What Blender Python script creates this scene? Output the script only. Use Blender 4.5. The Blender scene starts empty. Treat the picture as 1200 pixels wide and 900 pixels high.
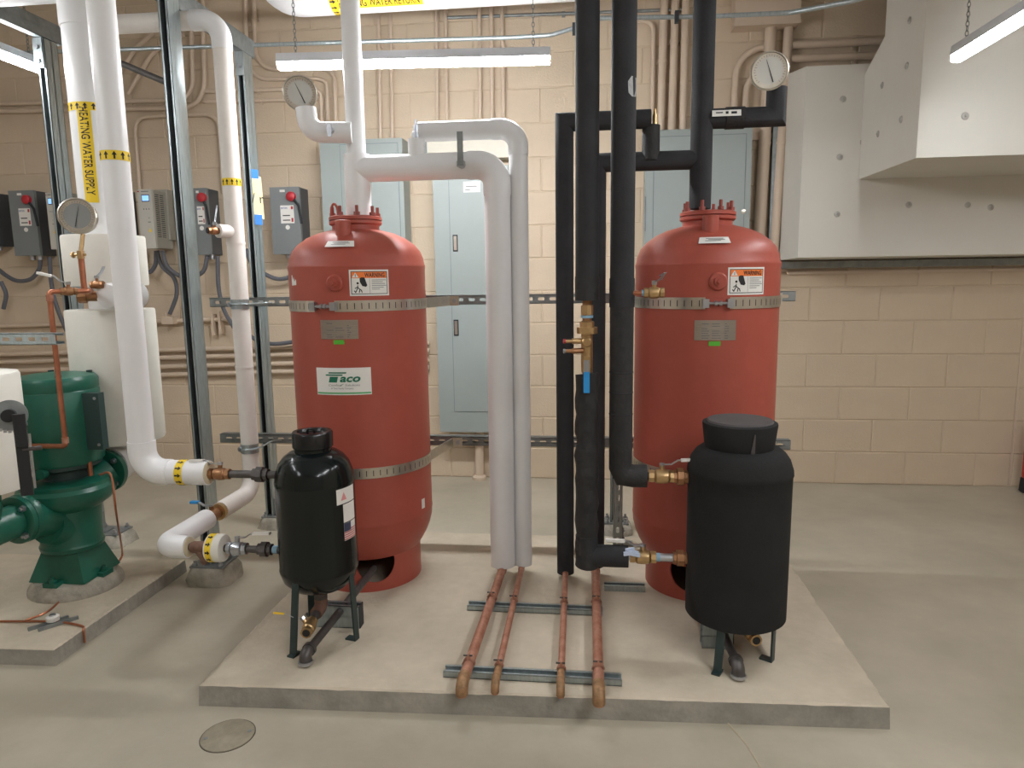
import bpy, math, random
from mathutils import Vector, Matrix
random.seed(7)
S = bpy.context.scene
COL = S.collection
PI = math.pi

# ------------------------------------------------------------------ camera
F = 827.0
CAM = Vector((0, 0, 1.290))
RT = Vector((0.99360179, 0.1121053, -0.01370731))
UP = Vector((-0.00288468, 0.14651885, 0.98920367))
FW = Vector((-0.11290335, 0.982835, -0.14590478))
cd = bpy.data.cameras.new('camera')
cd.sensor_width = 36.0; cd.lens = F / 1200 * 36; cd.clip_start = 0.05
cam = bpy.data.objects.new('camera', cd); COL.objects.link(cam)
M = Matrix.Identity(4)
for i in range(3):
    M[i][0] = RT[i]; M[i][1] = UP[i]; M[i][2] = -FW[i]; M[i][3] = CAM[i]
cam.matrix_world = M
S.camera = cam

# ------------------------------------------------------------------ world + exposure
w = bpy.data.worlds.new('world'); S.world = w; w.use_nodes = True
w.node_tree.nodes['Background'].inputs[0].default_value = (0.6, 0.65, 0.7, 1)
w.node_tree.nodes['Background'].inputs[1].default_value = 0.15
S.view_settings.view_transform = 'Standard'; S.view_settings.look = 'None'
S.view_settings.gamma = 1.0; S.view_settings.use_curve_mapping = False
S.view_settings.exposure = 0.0
LED_STRENGTH = 178.0
LED_FRONT = 74.0

def ray(px, py): return FW + RT * ((px - 600) / F) + UP * ((450 - py) / F)
def at(px, py, Y):
    d = ray(px, py); return CAM + d * (Y / d.y)
def onz(px, py, z):
    d = ray(px, py); return CAM + d * ((z - CAM.z) / d.z)

# ------------------------------------------------------------------ materials
def lin(c):
    c /= 255.0
    return c / 12.92 if c <= 0.04045 else ((c + 0.055) / 1.055) ** 2.4
MATS = {}
def mat(name, rgb, rough=0.5, metal=0.0, var=0.06, scale=6.0, bump=0.0, bscale=60.0, emit=0.0, coat=0.0, rgb2=None, spec=0.5, stretch=None, fac=None):
    if name in MATS: return MATS[name]
    m = bpy.data.materials.new(name); m.use_nodes = True
    nt = m.node_tree; N = nt.nodes; L = nt.links
    b = N['Principled BSDF']
    c = [lin(x) for x in rgb]
    b.inputs['Roughness'].default_value = rough; b.inputs['Metallic'].default_value = metal
    b.inputs['Specular IOR Level'].default_value = spec
    b.inputs['Coat Weight'].default_value = coat
    tc = N.new('ShaderNodeTexCoord'); src = tc.outputs['Object']
    if stretch:
        mp = N.new('ShaderNodeMapping'); mp.inputs['Scale'].default_value = stretch
        L.new(src, mp.inputs[0]); src = mp.outputs[0]
    nz = N.new('ShaderNodeTexNoise'); nz.inputs['Scale'].default_value = scale
    nz.inputs['Detail'].default_value = 6; nz.inputs['Roughness'].default_value = 0.65
    L.new(src, nz.inputs['Vector'])
    rp = N.new('ShaderNodeValToRGB')
    lo = [max(0, x * (1 - var)) for x in c]; hi = [min(1, x * (1 + var)) for x in c]
    if rgb2: lo = [lin(x) for x in rgb2]; hi = c
    e0, e1 = fac or (0.33, 0.67)
    rp.color_ramp.elements[0].position = e0; rp.color_ramp.elements[1].position = e1
    rp.color_ramp.elements[0].color = (*lo, 1); rp.color_ramp.elements[1].color = (*hi, 1)
    L.new(nz.outputs['Fac'], rp.inputs[0]); L.new(rp.outputs[0], b.inputs['Base Color'])
    if bump:
        n2 = N.new('ShaderNodeTexNoise'); n2.inputs['Scale'].default_value = bscale; n2.inputs['Detail'].default_value = 4
        L.new(src, n2.inputs['Vector'])
        bp = N.new('ShaderNodeBump'); bp.inputs['Strength'].default_value = bump; bp.inputs['Distance'].default_value = 0.01
        L.new(n2.outputs['Fac'], bp.inputs['Height']); L.new(bp.outputs[0], b.inputs['Normal'])
    if emit:
        b.inputs['Emission Color'].default_value = (*c, 1); b.inputs['Emission Strength'].default_value = emit
    MATS[name] = m
    return m

BLOCK = mat('painted block', (201, 183, 159), 0.6, var=0.05, scale=3, bump=0.25, bscale=90)
MORTAR = mat('painted joint', (199, 181, 157), 0.7, var=0.05)
CONDUIT = mat('painted conduit', (203, 184, 163), 0.5, var=0.03)
WALLP = mat('plain painted wall', (205, 190, 172), 0.7)
CEIL = mat('ceiling paint', (205, 205, 205), 0.8)
FLOOR = mat('concrete floor', (186, 177, 159), 0.42, var=0.1, scale=1.7, bump=0.12, bscale=25, rgb2=(160, 152, 134), fac=(0.3, 0.7))
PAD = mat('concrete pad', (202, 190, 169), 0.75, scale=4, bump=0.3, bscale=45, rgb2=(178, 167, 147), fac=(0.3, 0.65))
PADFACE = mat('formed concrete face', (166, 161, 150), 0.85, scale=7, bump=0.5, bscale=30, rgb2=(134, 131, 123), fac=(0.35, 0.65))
GROUT = mat('grout', (184, 178, 164), 0.9, scale=14, bump=0.6, bscale=40, rgb2=(142, 137, 124))
RED = mat('red tank paint', (163, 79, 65), 0.42, var=0.1, scale=3, bump=0.05, bscale=120, spec=0.4)
REDD = mat('dark red paint', (140, 66, 56), 0.5, var=0.12)
GLOSSBLK = mat('gloss black green enamel', (16, 23, 23), 0.18, var=0.2, bump=0.05, bscale=8, coat=0.1, spec=0.3)
LIDBLK = mat('black plastic lid', (20, 22, 24), 0.25, var=0.1)
LEGGRN = mat('dark green steel', (38, 54, 54), 0.4, var=0.15)
FOAM = mat('black foam insulation', (46, 46, 48), 0.78, var=0.2, scale=9, bump=0.15, bscale=140, spec=0.3)
FOAMV = mat('vessel foam jacket', (36, 36, 36), 0.85, var=0.12, scale=9, bump=0.12, bscale=140, spec=0.25)
FOAM2 = mat('black foam insulation worn', (44, 43, 43), 0.7, var=0.3, scale=16, bump=0.35, bscale=60, spec=0.35)
FOAMTOP = mat('foam lid grey', (74, 70, 69), 0.8, var=0.1, scale=12, bump=0.1)
WHITE = mat('white pvc jacket', (230, 230, 230), 0.33, var=0.03, scale=4)
WHITE2 = mat('white jacket paper', (226, 221, 214), 0.55, var=0.05, scale=9, bump=0.12, bscale=30)
CREAM = mat('cream insulation', (226, 223, 213), 0.6, var=0.05, scale=5, bump=0.1, bscale=30)
CUTEND = mat('cut fibre end', (212, 200, 170), 0.9, var=0.08, scale=40, bump=0.3)
DUCTW = mat('white duct board', (214, 211, 202), 0.6, var=0.03, scale=2, bump=0.05, bscale=20)
GALV = mat('galvanized steel', (168, 178, 180), 0.38, 0.75, var=0.14, scale=16, stretch=(6, 6, 1))
GALVD = mat('galvanized dull', (140, 145, 145), 0.5, 0.6, var=0.18, scale=20)
SLOTDK = mat('dark parts and strut shade', (46, 50, 54), 0.6, 0.3, var=0.15)  # dark parts, and the painted shade inside the open posts
STEEL = mat('stainless band', (196, 190, 178), 0.3, 0.85, var=0.08, scale=30)
PLATE = mat('brushed nameplate', (176, 170, 162), 0.28, 0.9, var=0.2, scale=60, stretch=(0.3, 0.3, 10))
ZINC = mat('zinc bolt', (180, 184, 190), 0.28, 0.9, var=0.1)
BLKSTEEL = mat('black steel pipe', (88, 84, 82), 0.45, 0.5, var=0.25, scale=22)
RUSTY = mat('rusty iron fitting', (120, 90, 76), 0.6, 0.3, var=0.25, scale=30, bump=0.2)
BRASS = mat('brass', (190, 160, 116), 0.34, 0.85, var=0.14, scale=25)
BRONZE = mat('bronze', (158, 116, 82), 0.42, 0.7, var=0.2, scale=25)
COPPER = mat('copper', (178, 116, 88), 0.36, 0.8, var=0.16, scale=22)
COPPEROLD = mat('copper stained', (190, 142, 120), 0.5, 0.35, scale=26, rgb2=(160, 104, 80), bump=0.1)
SOLDER = mat('green stained copper', (180, 138, 100), 0.5, 0.4, scale=40, rgb2=(126, 100, 70))
TEAL = mat('blue thread tape', (138, 176, 200), 0.5)
BLUE = mat('blue vinyl grip', (40, 140, 205), 0.45)
YELLOW = mat('yellow label', (240, 206, 40), 0.5, var=0.03)
YGRIP = mat('yellow grip', (224, 186, 36), 0.5)
INK = mat('black ink', (26, 25, 25), 0.6)
PAPER = mat('white label', (226, 224, 218), 0.5, var=0.02)
ORANGE = mat('orange header', (236, 124, 52), 0.5, var=0.02)
GREENINK = mat('green ink', (20, 112, 84), 0.5, var=0.03)
LGREEN = mat('light green ink', (92, 172, 108), 0.5, var=0.03)
GREYINK = mat('grey ink', (118, 120, 120), 0.6)
GSTICK = mat('green sticker', (86, 176, 52), 0.5, var=0.02)
PUMP = mat('green pump enamel', (30, 96, 78), 0.32, var=0.14, scale=8, bump=0.05, bscale=20)
PUMPD = mat('dark pump box', (44, 66, 64), 0.45, var=0.1)
PANEL = mat('blue grey enamel panel', (148, 157, 154), 0.42, var=0.02)
PANELD = mat('panel seam', (112, 124, 126), 0.5)
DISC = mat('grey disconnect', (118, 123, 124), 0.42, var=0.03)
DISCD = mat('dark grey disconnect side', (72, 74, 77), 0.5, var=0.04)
REDK = mat('red switch', (176, 40, 50), 0.4)
VFD = mat('warm grey drive', (190, 187, 178), 0.45, var=0.02)
VFDS = mat('drive side', (160, 156, 144), 0.5, var=0.03)
SCREEN = mat('lit drive screen', (130, 180, 240), 0.4, emit=1.2)
FLEX = mat('grey flexible conduit', (92, 93, 99), 0.5, var=0.08)
GLASS = mat('gauge face', (196, 196, 190), 0.25, var=0.03)
GLASSD = mat('grey gauge face', (140, 142, 140), 0.2, var=0.05)
NOTE = mat('yellow paper', (226, 216, 160), 0.7)
BTAPE = mat('blue tape', (48, 118, 200), 0.6)
LED = mat('led diffuser', (247, 249, 252), 0.4, emit=LED_STRENGTH)
LED2 = mat('led diffuser front', (247, 249, 252), 0.4, emit=LED_FRONT)
LED4 = mat('led diffuser duct side', (247, 249, 252), 0.4, emit=135.0)
LED3 = mat('led diffuser side', (247, 249, 252), 0.4, emit=64.0)
HOUSE = mat('white light housing', (205, 208, 212), 0.45)
BLKRUB = mat('black rubber', (30, 30, 31), 0.7)
EXTRED = mat('extinguisher red', (176, 36, 30), 0.35)
PINK = mat('pink label print', (222, 150, 150), 0.5)

# ------------------------------------------------------------------ mesh builder
def vec(p): return Vector(p)
def frame(axis, ref=None):
    a = vec(axis).normalized()
    if ref is None: ref = Vector((0, 0, 1)) if abs(a.z) < 0.9 else Vector((0, -1, 0))
    r = vec(ref); r = (r - a * r.dot(a)).normalized()
    return a, r, a.cross(r)

class MB:
    def __init__(s): s.v = []; s.f = []
    def add(s, vs, fs):
        o = len(s.v); s.v += [vec(p) for p in vs]; s.f += [tuple(i + o for i in f) for f in fs]; return s
    def box(s, c, d, axes=None):
        c = vec(c); ax = axes or (Vector((1, 0, 0)), Vector((0, 1, 0)), Vector((0, 0, 1)))
        vs = [c + ax[0] * (d[0] / 2 * i) + ax[1] * (d[1] / 2 * j) + ax[2] * (d[2] / 2 * k) for i in (-1, 1) for j in (-1, 1) for k in (-1, 1)]
        return s.add(vs, [(0, 1, 3, 2), (4, 6, 7, 5), (0, 4, 5, 1), (2, 3, 7, 6), (0, 2, 6, 4), (1, 5, 7, 3)])
    def bx(s, x0, x1, y0, y1, z0, z1): return s.box(((x0 + x1) / 2, (y0 + y1) / 2, (z0 + z1) / 2), (x1 - x0, y1 - y0, z1 - z0))
    def lathe(s, prof, o=(0, 0, 0), axis=(0, 0, 1), n=32, ref=None, cap0=True, cap1=True):
        a, r, t = frame(axis, ref); o = vec(o); vs = []; fs = []
        for (rad, h) in prof:
            for k in range(n):
                th = 2 * PI * k / n
                vs.append(o + a * h + (r * math.cos(th) + t * math.sin(th)) * rad)
        m = len(prof)
        for i in range(m - 1):
            for k in range(n):
                k2 = (k + 1) % n
                fs.append((i * n + k, i * n + k2, (i + 1) * n + k2, (i + 1) * n + k))
        if cap0: fs.append(tuple(range(n - 1, -1, -1)))
        if cap1: fs.append(tuple((m - 1) * n + k for k in range(n)))
        return s.add(vs, fs)
    def cyl(s, p0, p1, r0, r1=None, n=24):
        p0 = vec(p0); p1 = vec(p1); d = p1 - p0
        return s.lathe([(r0, 0), (r0 if r1 is None else r1, d.length)], p0, d, n)
    def tube(s, pts, r, bend=0.0, n=16, seg=8, caps=True):
        P = round_path(pts, bend, seg)
        return s.sweep(P, r, n, caps)
    def sweep(s, P, r, n=16, caps=True):
        T = []
        for i in range(len(P)):
            a = P[max(i - 1, 0)]; b = P[min(i + 1, len(P) - 1)]
            T.append((b - a).normalized())
        a, ref, t = frame(T[0]); vs = []; fs = []
        for i, p in enumerate(P):
            ref = (ref - T[i] * ref.dot(T[i])).normalized(); t = T[i].cross(ref)
            rr = r[i] if isinstance(r, (list, tuple)) else r
            for k in range(n):
                th = 2 * PI * k / n
                vs.append(p + (ref * math.cos(th) + t * math.sin(th)) * rr)
        for i in range(len(P) - 1):
            for k in range(n):
                k2 = (k + 1) % n
                fs.append((i * n + k, i * n + k2, (i + 1) * n + k2, (i + 1) * n + k))
        if caps:
            fs.append(tuple(range(n - 1, -1, -1))); fs.append(tuple((len(P) - 1) * n + k for k in range(n)))
        return s.add(vs, fs)
    def miter(s, pts, r, n=28):
        P = [vec(p) for p in pts]; D = [(P[i + 1] - P[i]).normalized() for i in range(len(P) - 1)]
        a, ref, t = frame(D[0]); ring = [P[0] + (ref * math.cos(2 * PI * k / n) + t * math.sin(2 * PI * k / n)) * r for k in range(n)]
        vs = list(ring)
        for i in range(1, len(P)):
            d = D[i - 1]; nn = d if i == len(P) - 1 else (d + D[i]).normalized()
            ring = [q + d * ((P[i] - q).dot(nn) / d.dot(nn)) for q in ring]; vs += ring
        fs = [(i * n + k, i * n + (k + 1) % n, (i + 1) * n + (k + 1) % n, (i + 1) * n + k) for i in range(len(P) - 1) for k in range(n)]
        fs.append(tuple(range(n - 1, -1, -1))); fs.append(tuple((len(P) - 1) * n + k for k in range(n)))
        return s.add(vs, fs)
    def prism(s, poly, fn, h0, h1):
        n = len(poly)
        vs = [fn(x, y, h0) for x, y in poly] + [fn(x, y, h1) for x, y in poly]
        fs = [tuple(range(n - 1, -1, -1)), tuple(range(n, 2 * n))]
        fs += [(i, (i + 1) % n, n + (i + 1) % n, n + i) for i in range(n)]
        return s.add(vs, fs)
    def patch(s, fn, u0, u1, v0, v1, nu=1, nv=1):
        vs = [fn(u0 + (u1 - u0) * i / nu, v0 + (v1 - v0) * j / nv) for j in range(nv + 1) for i in range(nu + 1)]
        fs = [(j * (nu + 1) + i, j * (nu + 1) + i + 1, (j + 1) * (nu + 1) + i + 1, (j + 1) * (nu + 1) + i) for j in range(nv) for i in range(nu)]
        return s.add(vs, fs)
    def poly(s, fn, pts):
        return s.add([fn(x, y) for x, y in pts], [tuple(range(len(pts)))])
    def text(s, fn, txt, size, cx=0, cy=0, rot=0.0, shear=0.0, bold=0.0, width=None):
        vs, fs = text_geo(txt, shear, bold)
        xs = [v[0] for v in vs]; ys = [v[1] for v in vs]
        mx = (min(xs) + max(xs)) / 2; my = (min(ys) + max(ys)) / 2; hh = 0.72
        k = size / hh; kx = k if width is None else width / (max(xs) - min(xs))
        c, sn = math.cos(rot), math.sin(rot); out = []
        for x, y in vs:
            X = (x - mx) * kx; Y = (y - my) * k
            out.append(fn(cx + X * c - Y * sn, cy + X * sn + Y * c))
        return s.add(out, fs)
    def build(s, name, m, parent=None, origin=None, smooth=True, angle=35):
        o = vec(origin) if origin is not None else (parent['_o'].copy() if False else root_origin(parent))
        me = bpy.data.meshes.new(name)
        me.from_pydata([tuple(p - o) for p in s.v], [], s.f); me.update()
        me.materials.append(m)
        if smooth:
            me.shade_smooth(); me.set_sharp_from_angle(angle=math.radians(angle))
        ob = bpy.data.objects.new(name, me); COL.objects.link(ob)
        if parent is not None: ob.parent = parent
        else: ob.location = o
        return ob

def root_origin(p):
    if p is None: return Vector((0, 0, 0))
    while p.parent is not None: p = p.parent
    return Vector(p.location)

def round_path(pts, bend, seg=8):
    P = [vec(p) for p in pts]
    if not bend: return P
    out = [P[0]]
    for i in range(1, len(P) - 1):
        a, b, c = P[i - 1], P[i], P[i + 1]
        d1 = (a - b); d2 = (c - b)
        ang = d1.angle(d2)
        if ang > PI - 0.02: out.append(b); continue
        t = bend / math.tan(ang / 2); t = min(t, d1.length * 0.49 if i > 1 else d1.length * 0.98, d2.length * 0.49 if i < len(P) - 2 else d2.length * 0.98)
        r = t * math.tan(ang / 2)
        d1.normalize(); d2.normalize()
        bis = (d1 + d2).normalized(); ctr = b + bis * (r / math.sin(ang / 2))
        s0 = b + d1 * t - ctr; s1 = b + d2 * t - ctr
        tot = s0.angle(s1); ax = s0.cross(s1).normalized()
        for k in range(seg + 1):
            out.append(ctr + Matrix.Rotation(tot * k / seg, 3, ax) @ s0)
    out.append(P[-1]); return out

def spline(pts, n=8):
    P = [vec(p) for p in pts]; P = [P[0] * 2 - P[1]] + P + [P[-1] * 2 - P[-2]]; out = []
    for i in range(1, len(P) - 2):
        for k in range(n):
            t = k / n; a, b, c, d = P[i - 1], P[i], P[i + 1], P[i + 2]
            out.append(0.5 * ((2 * b) + (c - a) * t + (2 * a - 5 * b + 4 * c - d) * t * t + (3 * b - a - 3 * c + d) * t ** 3))
    out.append(P[-2]); return out

_T = {}
def text_geo(txt, shear=0.0, bold=0.0):
    key = (txt, shear, bold)
    if key in _T: return _T[key]
    cu = bpy.data.curves.new('t', 'FONT'); cu.body = txt; cu.size = 1.0; cu.shear = shear; cu.offset = bold; cu.resolution_u = 3
    ob = bpy.data.objects.new('t', cu); COL.objects.link(ob)
    dg = bpy.context.evaluated_depsgraph_get(); dg.update()
    me = bpy.data.meshes.new_from_object(ob.evaluated_get(dg))
    r = ([(v.co.x, v.co.y) for v in me.vertices], [tuple(p.vertices) for p in me.polygons])
    bpy.data.objects.remove(ob); bpy.data.curves.remove(cu); bpy.data.meshes.remove(me)
    _T[key] = r; return r

def wrap(o, axis, ref, R):
    """point at arc length u and height v on a cylinder of radius R (+lift h)"""
    a, r, _ = frame(axis, ref); t = a.cross(r); o = vec(o)
    def fn(u, v, h=0.0):
        th = u / R
        return o + a * v + (r * math.cos(th) + t * math.sin(th)) * (R + h)
    return fn
def lift(fn, h): return lambda u, v: fn(u, v, h)
def flat(o, right, up):
    rgt = vec(right).normalized(); u = vec(up).normalized(); nrm = rgt.cross(u); o = vec(o)
    def fn(x, y, h=0.0): return o + rgt * x + u * y + nrm * h
    return fn

def tag(o, label, cat, group=None, kind=None):
    o['label'] = label; o['category'] = cat
    if group: o['group'] = group
    if kind: o['kind'] = kind
    return o
def thing(name, label, cat, loc, group=None):
    e = bpy.data.objects.new(name, None); COL.objects.link(e); e.location = loc; e.empty_display_size = 0.05
    return tag(e, label, cat, group)
def struct(o): o['kind'] = 'structure'; return o

# ------------------------------------------------------------------ room shell
WY = 4.484; XL, XR, YB, ZC = -5.2, 4.2, -3.2, 3.45
fl = struct(MB().bx(XL, XR, YB, WY + 0.2, -0.1, 0).build('floor', FLOOR, smooth=False))
MB().tube([(0.395, 1.955, 0.0005), (0.43, 1.86, 0.0005), (0.455, 1.72, 0.0005), (0.47, 1.5, 0.0005)], 0.0030, 0.05, 6).build('patched_crack', mat('pale crack filler', (184, 173, 150), 0.9, var=0.1, scale=30), fl)
wb = struct(MB().bx(XL, XR, WY + 0.0025, WY + 0.2, 0, ZC).build('wall_back', MORTAR, smooth=False))
struct(MB().bx(XL - 0.2, XL, YB, WY + 0.2, 0, ZC).build('wall_left', WALLP, smooth=False))
struct(MB().bx(XR, XR + 0.2, YB, WY + 0.2, 0, ZC).build('wall_right', WALLP, smooth=False))
struct(MB().bx(XL - 0.2, XR + 0.2, YB - 0.2, YB, 0, ZC).build('wall_front', WALLP, smooth=False))
struct(MB().bx(XL - 0.2, XR + 0.2, YB - 0.2, WY + 0.2, ZC, ZC + 0.1).build('ceiling', CEIL, smooth=False))
# concrete masonry units, one object each, sharing mesh data by width
BW, BH, J = 0.4064, 0.2032, 0.005
_bm = {}
def block_mesh(wd):
    k = round(wd, 3)
    if k not in _bm:
        x0, x1, z0, z1, c = -wd / 2, wd / 2, -BH / 2 + J / 2, BH / 2 - J / 2, 0.004
        vs = [(x0, 0.005, z0), (x1, 0.005, z0), (x1, 0.005, z1), (x0, 0.005, z1), (x0 + c, 0, z0 + c), (x1 - c, 0, z0 + c), (x1 - c, 0, z1 - c), (x0 + c, 0, z1 - c)]
        me = bpy.data.meshes.new('block'); me.from_pydata(vs, [], [(4, 5, 6, 7), (0, 1, 5, 4), (1, 2, 6, 5), (2, 3, 7, 6), (3, 0, 4, 7)]); me.materials.append(BLOCK); _bm[k] = me
    return _bm[k]
CJ = 2.53                                   # control joint
for row in range(15):
    off = 1.512 + (0.2032 if row % 2 else 0.0)
    for k in range(-14, 5):
        a = off + k * BW + J / 2; b = a + BW - J
        if a < CJ < b:
            spans = [(a, CJ - 0.006), (CJ + 0.008, b)]
        else: spans = [(a, b)]
        for (p, q) in spans:
            if q - p < 0.03 or p > 2.95 or q < -4.25: continue
            o = bpy.data.objects.new('block', block_mesh(q - p)); COL.objects.link(o); o.parent = wb
            o.location = ((p + q) / 2, WY - 0.002 + random.uniform(-0.0008, 0.0008), (row + 0.5) * BH)
MB().bx(CJ - 0.006, CJ + 0.008, WY - 0.001, WY + 0.004, 0, 3.05).build('joint_sealant', CONDUIT, wb)

# ------------------------------------------------------------------ concrete pads
def rough_pad(name, label, corners, h, frontrough):
    """corners: front-left, front-right, back-right, back-left"""
    root = thing(name, label, 'concrete pad', ((corners[0][0] + corners[1][0]) / 2, corners[0][1], 0))
    mb = MB(); mf = MB()
    def P(u, v, z):
        a = Vector(corners[0]).lerp(Vector(corners[1]), u); b = Vector(corners[3]).lerp(Vector(corners[2]), u)
        c = a.lerp(b, v); return Vector((c.x, c.y, z))
    n = 150; ch = 0.008
    cen = P(.5, .5, 0)
    ring = [(i / n, 0) for i in range(n)] + [(1, i / n) for i in range(n)] + [(1 - i / n, 1) for i in range(n)] + [(0, 1 - i / n) for i in range(n)]
    m = len(ring); low = []; mid = []; top = []
    for (u, v) in ring:
        p = P(u, v, 0); d = Vector((cen.x - p.x, cen.y - p.y, 0)).normalized()
        dx = 1 if u == 0 else (-1 if u == 1 else 0); dy = 1 if v == 0 else (-1 if v == 1 else 0)
        ins = Vector((dx, dy, 0))
        j = max(0.0, math.sin(u * 37 + v * 29) * .4 + math.sin(u * 91 + v * 83 + 1) * .35 + math.sin(u * 211 + v * 197) * .25) * .7
        low.append(p + ins * (-0.001)); q = p + ins * (0.002 + 0.004 * j); q.z = h - ch * (0.5 + 0.7 * j); mid.append(q)
        t = p + ins * (ch * (0.9 + 1.1 * j)); t.z = h; top.append(t)
    mf.add(low + mid, [(i, (i + 1) % m, m + (i + 1) % m, m + i) for i in range(m)])
    mb.add(mid + top, [(i, (i + 1) % m, m + (i + 1) % m, m + i) for i in range(m)] + [tuple(range(m, 2 * m))])
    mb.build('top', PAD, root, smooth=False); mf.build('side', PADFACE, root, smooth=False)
    return root
HP = 0.07
rough_pad('equipment_pad', 'low concrete pad under the two red tanks', [(-1.205, 1.892), (0.85, 1.966), (0.85, 3.262), (-1.205, 3.262)], HP, True)
HQ = 0.06
rough_pad('equipment_pad', 'low concrete pad carrying the green pump', [(-4.2, 1.99), (-1.828, 2.064), (-1.828, 2.86), (-4.2, 2.86)], HQ, True)

# ------------------------------------------------------------------ red expansion tanks
def label_warning(root, fn0, W=0.098, Hh=0.064):
    fn = lambda u, v, h=0.0: fn0(u * 1.48, v * 1.48, h)
    pl = MB().patch(lift(fn, .001), -W / 2, W / 2, -Hh / 2, Hh / 2, 8).build('warning_label', PAPER, root)
    pl['label'] = 'white warning label with orange header'
    b = MB(); t = 0.0016; a = W / 2 - .004; c = Hh / 2 - .004
    for (u0, u1, v0, v1) in ((-a, a, c - t, c), (-a, a, -c, -c + t), (-a, -a + t, -c, c), (a - t, a, -c, c)): b.patch(lift(fn, .0018), u0, u1, v0, v1, 8)
    b.patch(lift(fn, .0018), .0, .0006, -c, c - .018)
    # falling object pictogram
    b.poly(lift(fn, .0021), [(-.024, .011), (-.019, .0135), (-.012, .013), (-.006, -.006), (-.009, -.010), (-.018, -.008), (-.0235, .002)])
    b.poly(lift(fn, .0019), [(-.029 + .003 * math.cos(k), -.001 + .003 * math.sin(k)) for k in [i * PI / 4 for i in range(8)]])
    for (x0, y0, x1, y1) in ((-.035, -.024, -.029, -.012), (-.029, -.012, -.021, -.018), (-.03, -.01, -.036, -.014), (-.026, -.024, -.024, -.016), (-.019, -.024, -.021, -.017), (-.038, -.019, -.034, -.024), (-.029, -.006, -.029, -.014)):
        d = Vector((x1 - x0, y1 - y0)); nn = Vector((-d.y, d.x)).normalized() * .0011
        b.poly(lift(fn, .0019), [(x0 - nn.x, y0 - nn.y), (x1 - nn.x, y1 - nn.y), (x1 + nn.x, y1 + nn.y), (x0 + nn.x, y0 + nn.y)])
    b.build('border', INK, pl)
    MB().patch(lift(fn, .0017), -a + t, a - t, c - .0165, c - t, 8).build('header', ORANGE, pl)
    MB().text(lift(fn, .0024), 'WARNING', .0108, .013, c - .009, bold=.02, width=.05).build('lettering', INK, pl)
    tr = MB().poly(lift(fn, .0024), [(-.042, c - .0148), (-.026, c - .0148), (-.034, c - .003)]); tr.build('alert_triangle', PAPER, pl)
    MB().patch(lift(fn, .003), -.0347, -.0333, c - .0135, c - .0065).build('alert_mark', INK, pl)
    g = MB()
    for k, ln in enumerate((.036, .028, .034, .037, .03, .02)): g.patch(lift(fn, .0019), .005, .005 + ln, .006 - k * .0045, .0074 - k * .0045, 3)
    g.build('fine_print', GREYINK, pl)

def skirt_mesh(cx, cy, R, z0, z1, hole_th, hole_z, hole_r):
    mb = MB(); n, m = 160, 36; idx = {}; vs = []; fs = []
    def inside(i, j):
        th = 2 * PI * i / n - PI; d = (th - hole_th + PI) % (2 * PI) - PI
        return (d * R) ** 2 + (z0 + (z1 - z0) * j / m - hole_z) ** 2 < hole_r ** 2
    for j in range(m + 1):
        for i in range(n):
            th = 2 * PI * i / n - PI; z = z0 + (z1 - z0) * j / m
            vs.append([th, z])
    keep = []
    for j in range(m):
        for i in range(n):
            q = [(i, j), ((i + 1) % n, j), ((i + 1) % n, j + 1), (i, j + 1)]
            ins = [inside(*k) for k in q]
            if all(ins): continue
            keep.append((q, ins))
    for q, ins in keep:
        if any(ins):
            for (i, j), w_ in zip(q, ins):
                if w_:
                    th = 2 * PI * i / n - PI; d = ((th - hole_th + PI) % (2 * PI) - PI) * R; z = z0 + (z1 - z0) * j / m - hole_z
                    l = math.hypot(d, z) or 1e-6
                    vs[j * n + i] = [hole_th + d / l * hole_r / R, hole_z + z / l * hole_r]
    P = [Vector((cx + R * math.sin(t), cy - R * math.cos(t), z)) for t, z in vs]
    Q = [Vector((cx + (R - .006) * math.sin(t), cy - (R - .006) * math.cos(t), z)) for t, z in vs]
    f1 = [tuple(j * n + i for i, j in q) for q, _ in keep]; N0 = len(P)
    f2 = [tuple(N0 + k for k in reversed(f)) for f in f1]
    mb.add(P + Q, f1 + f2); return mb

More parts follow.
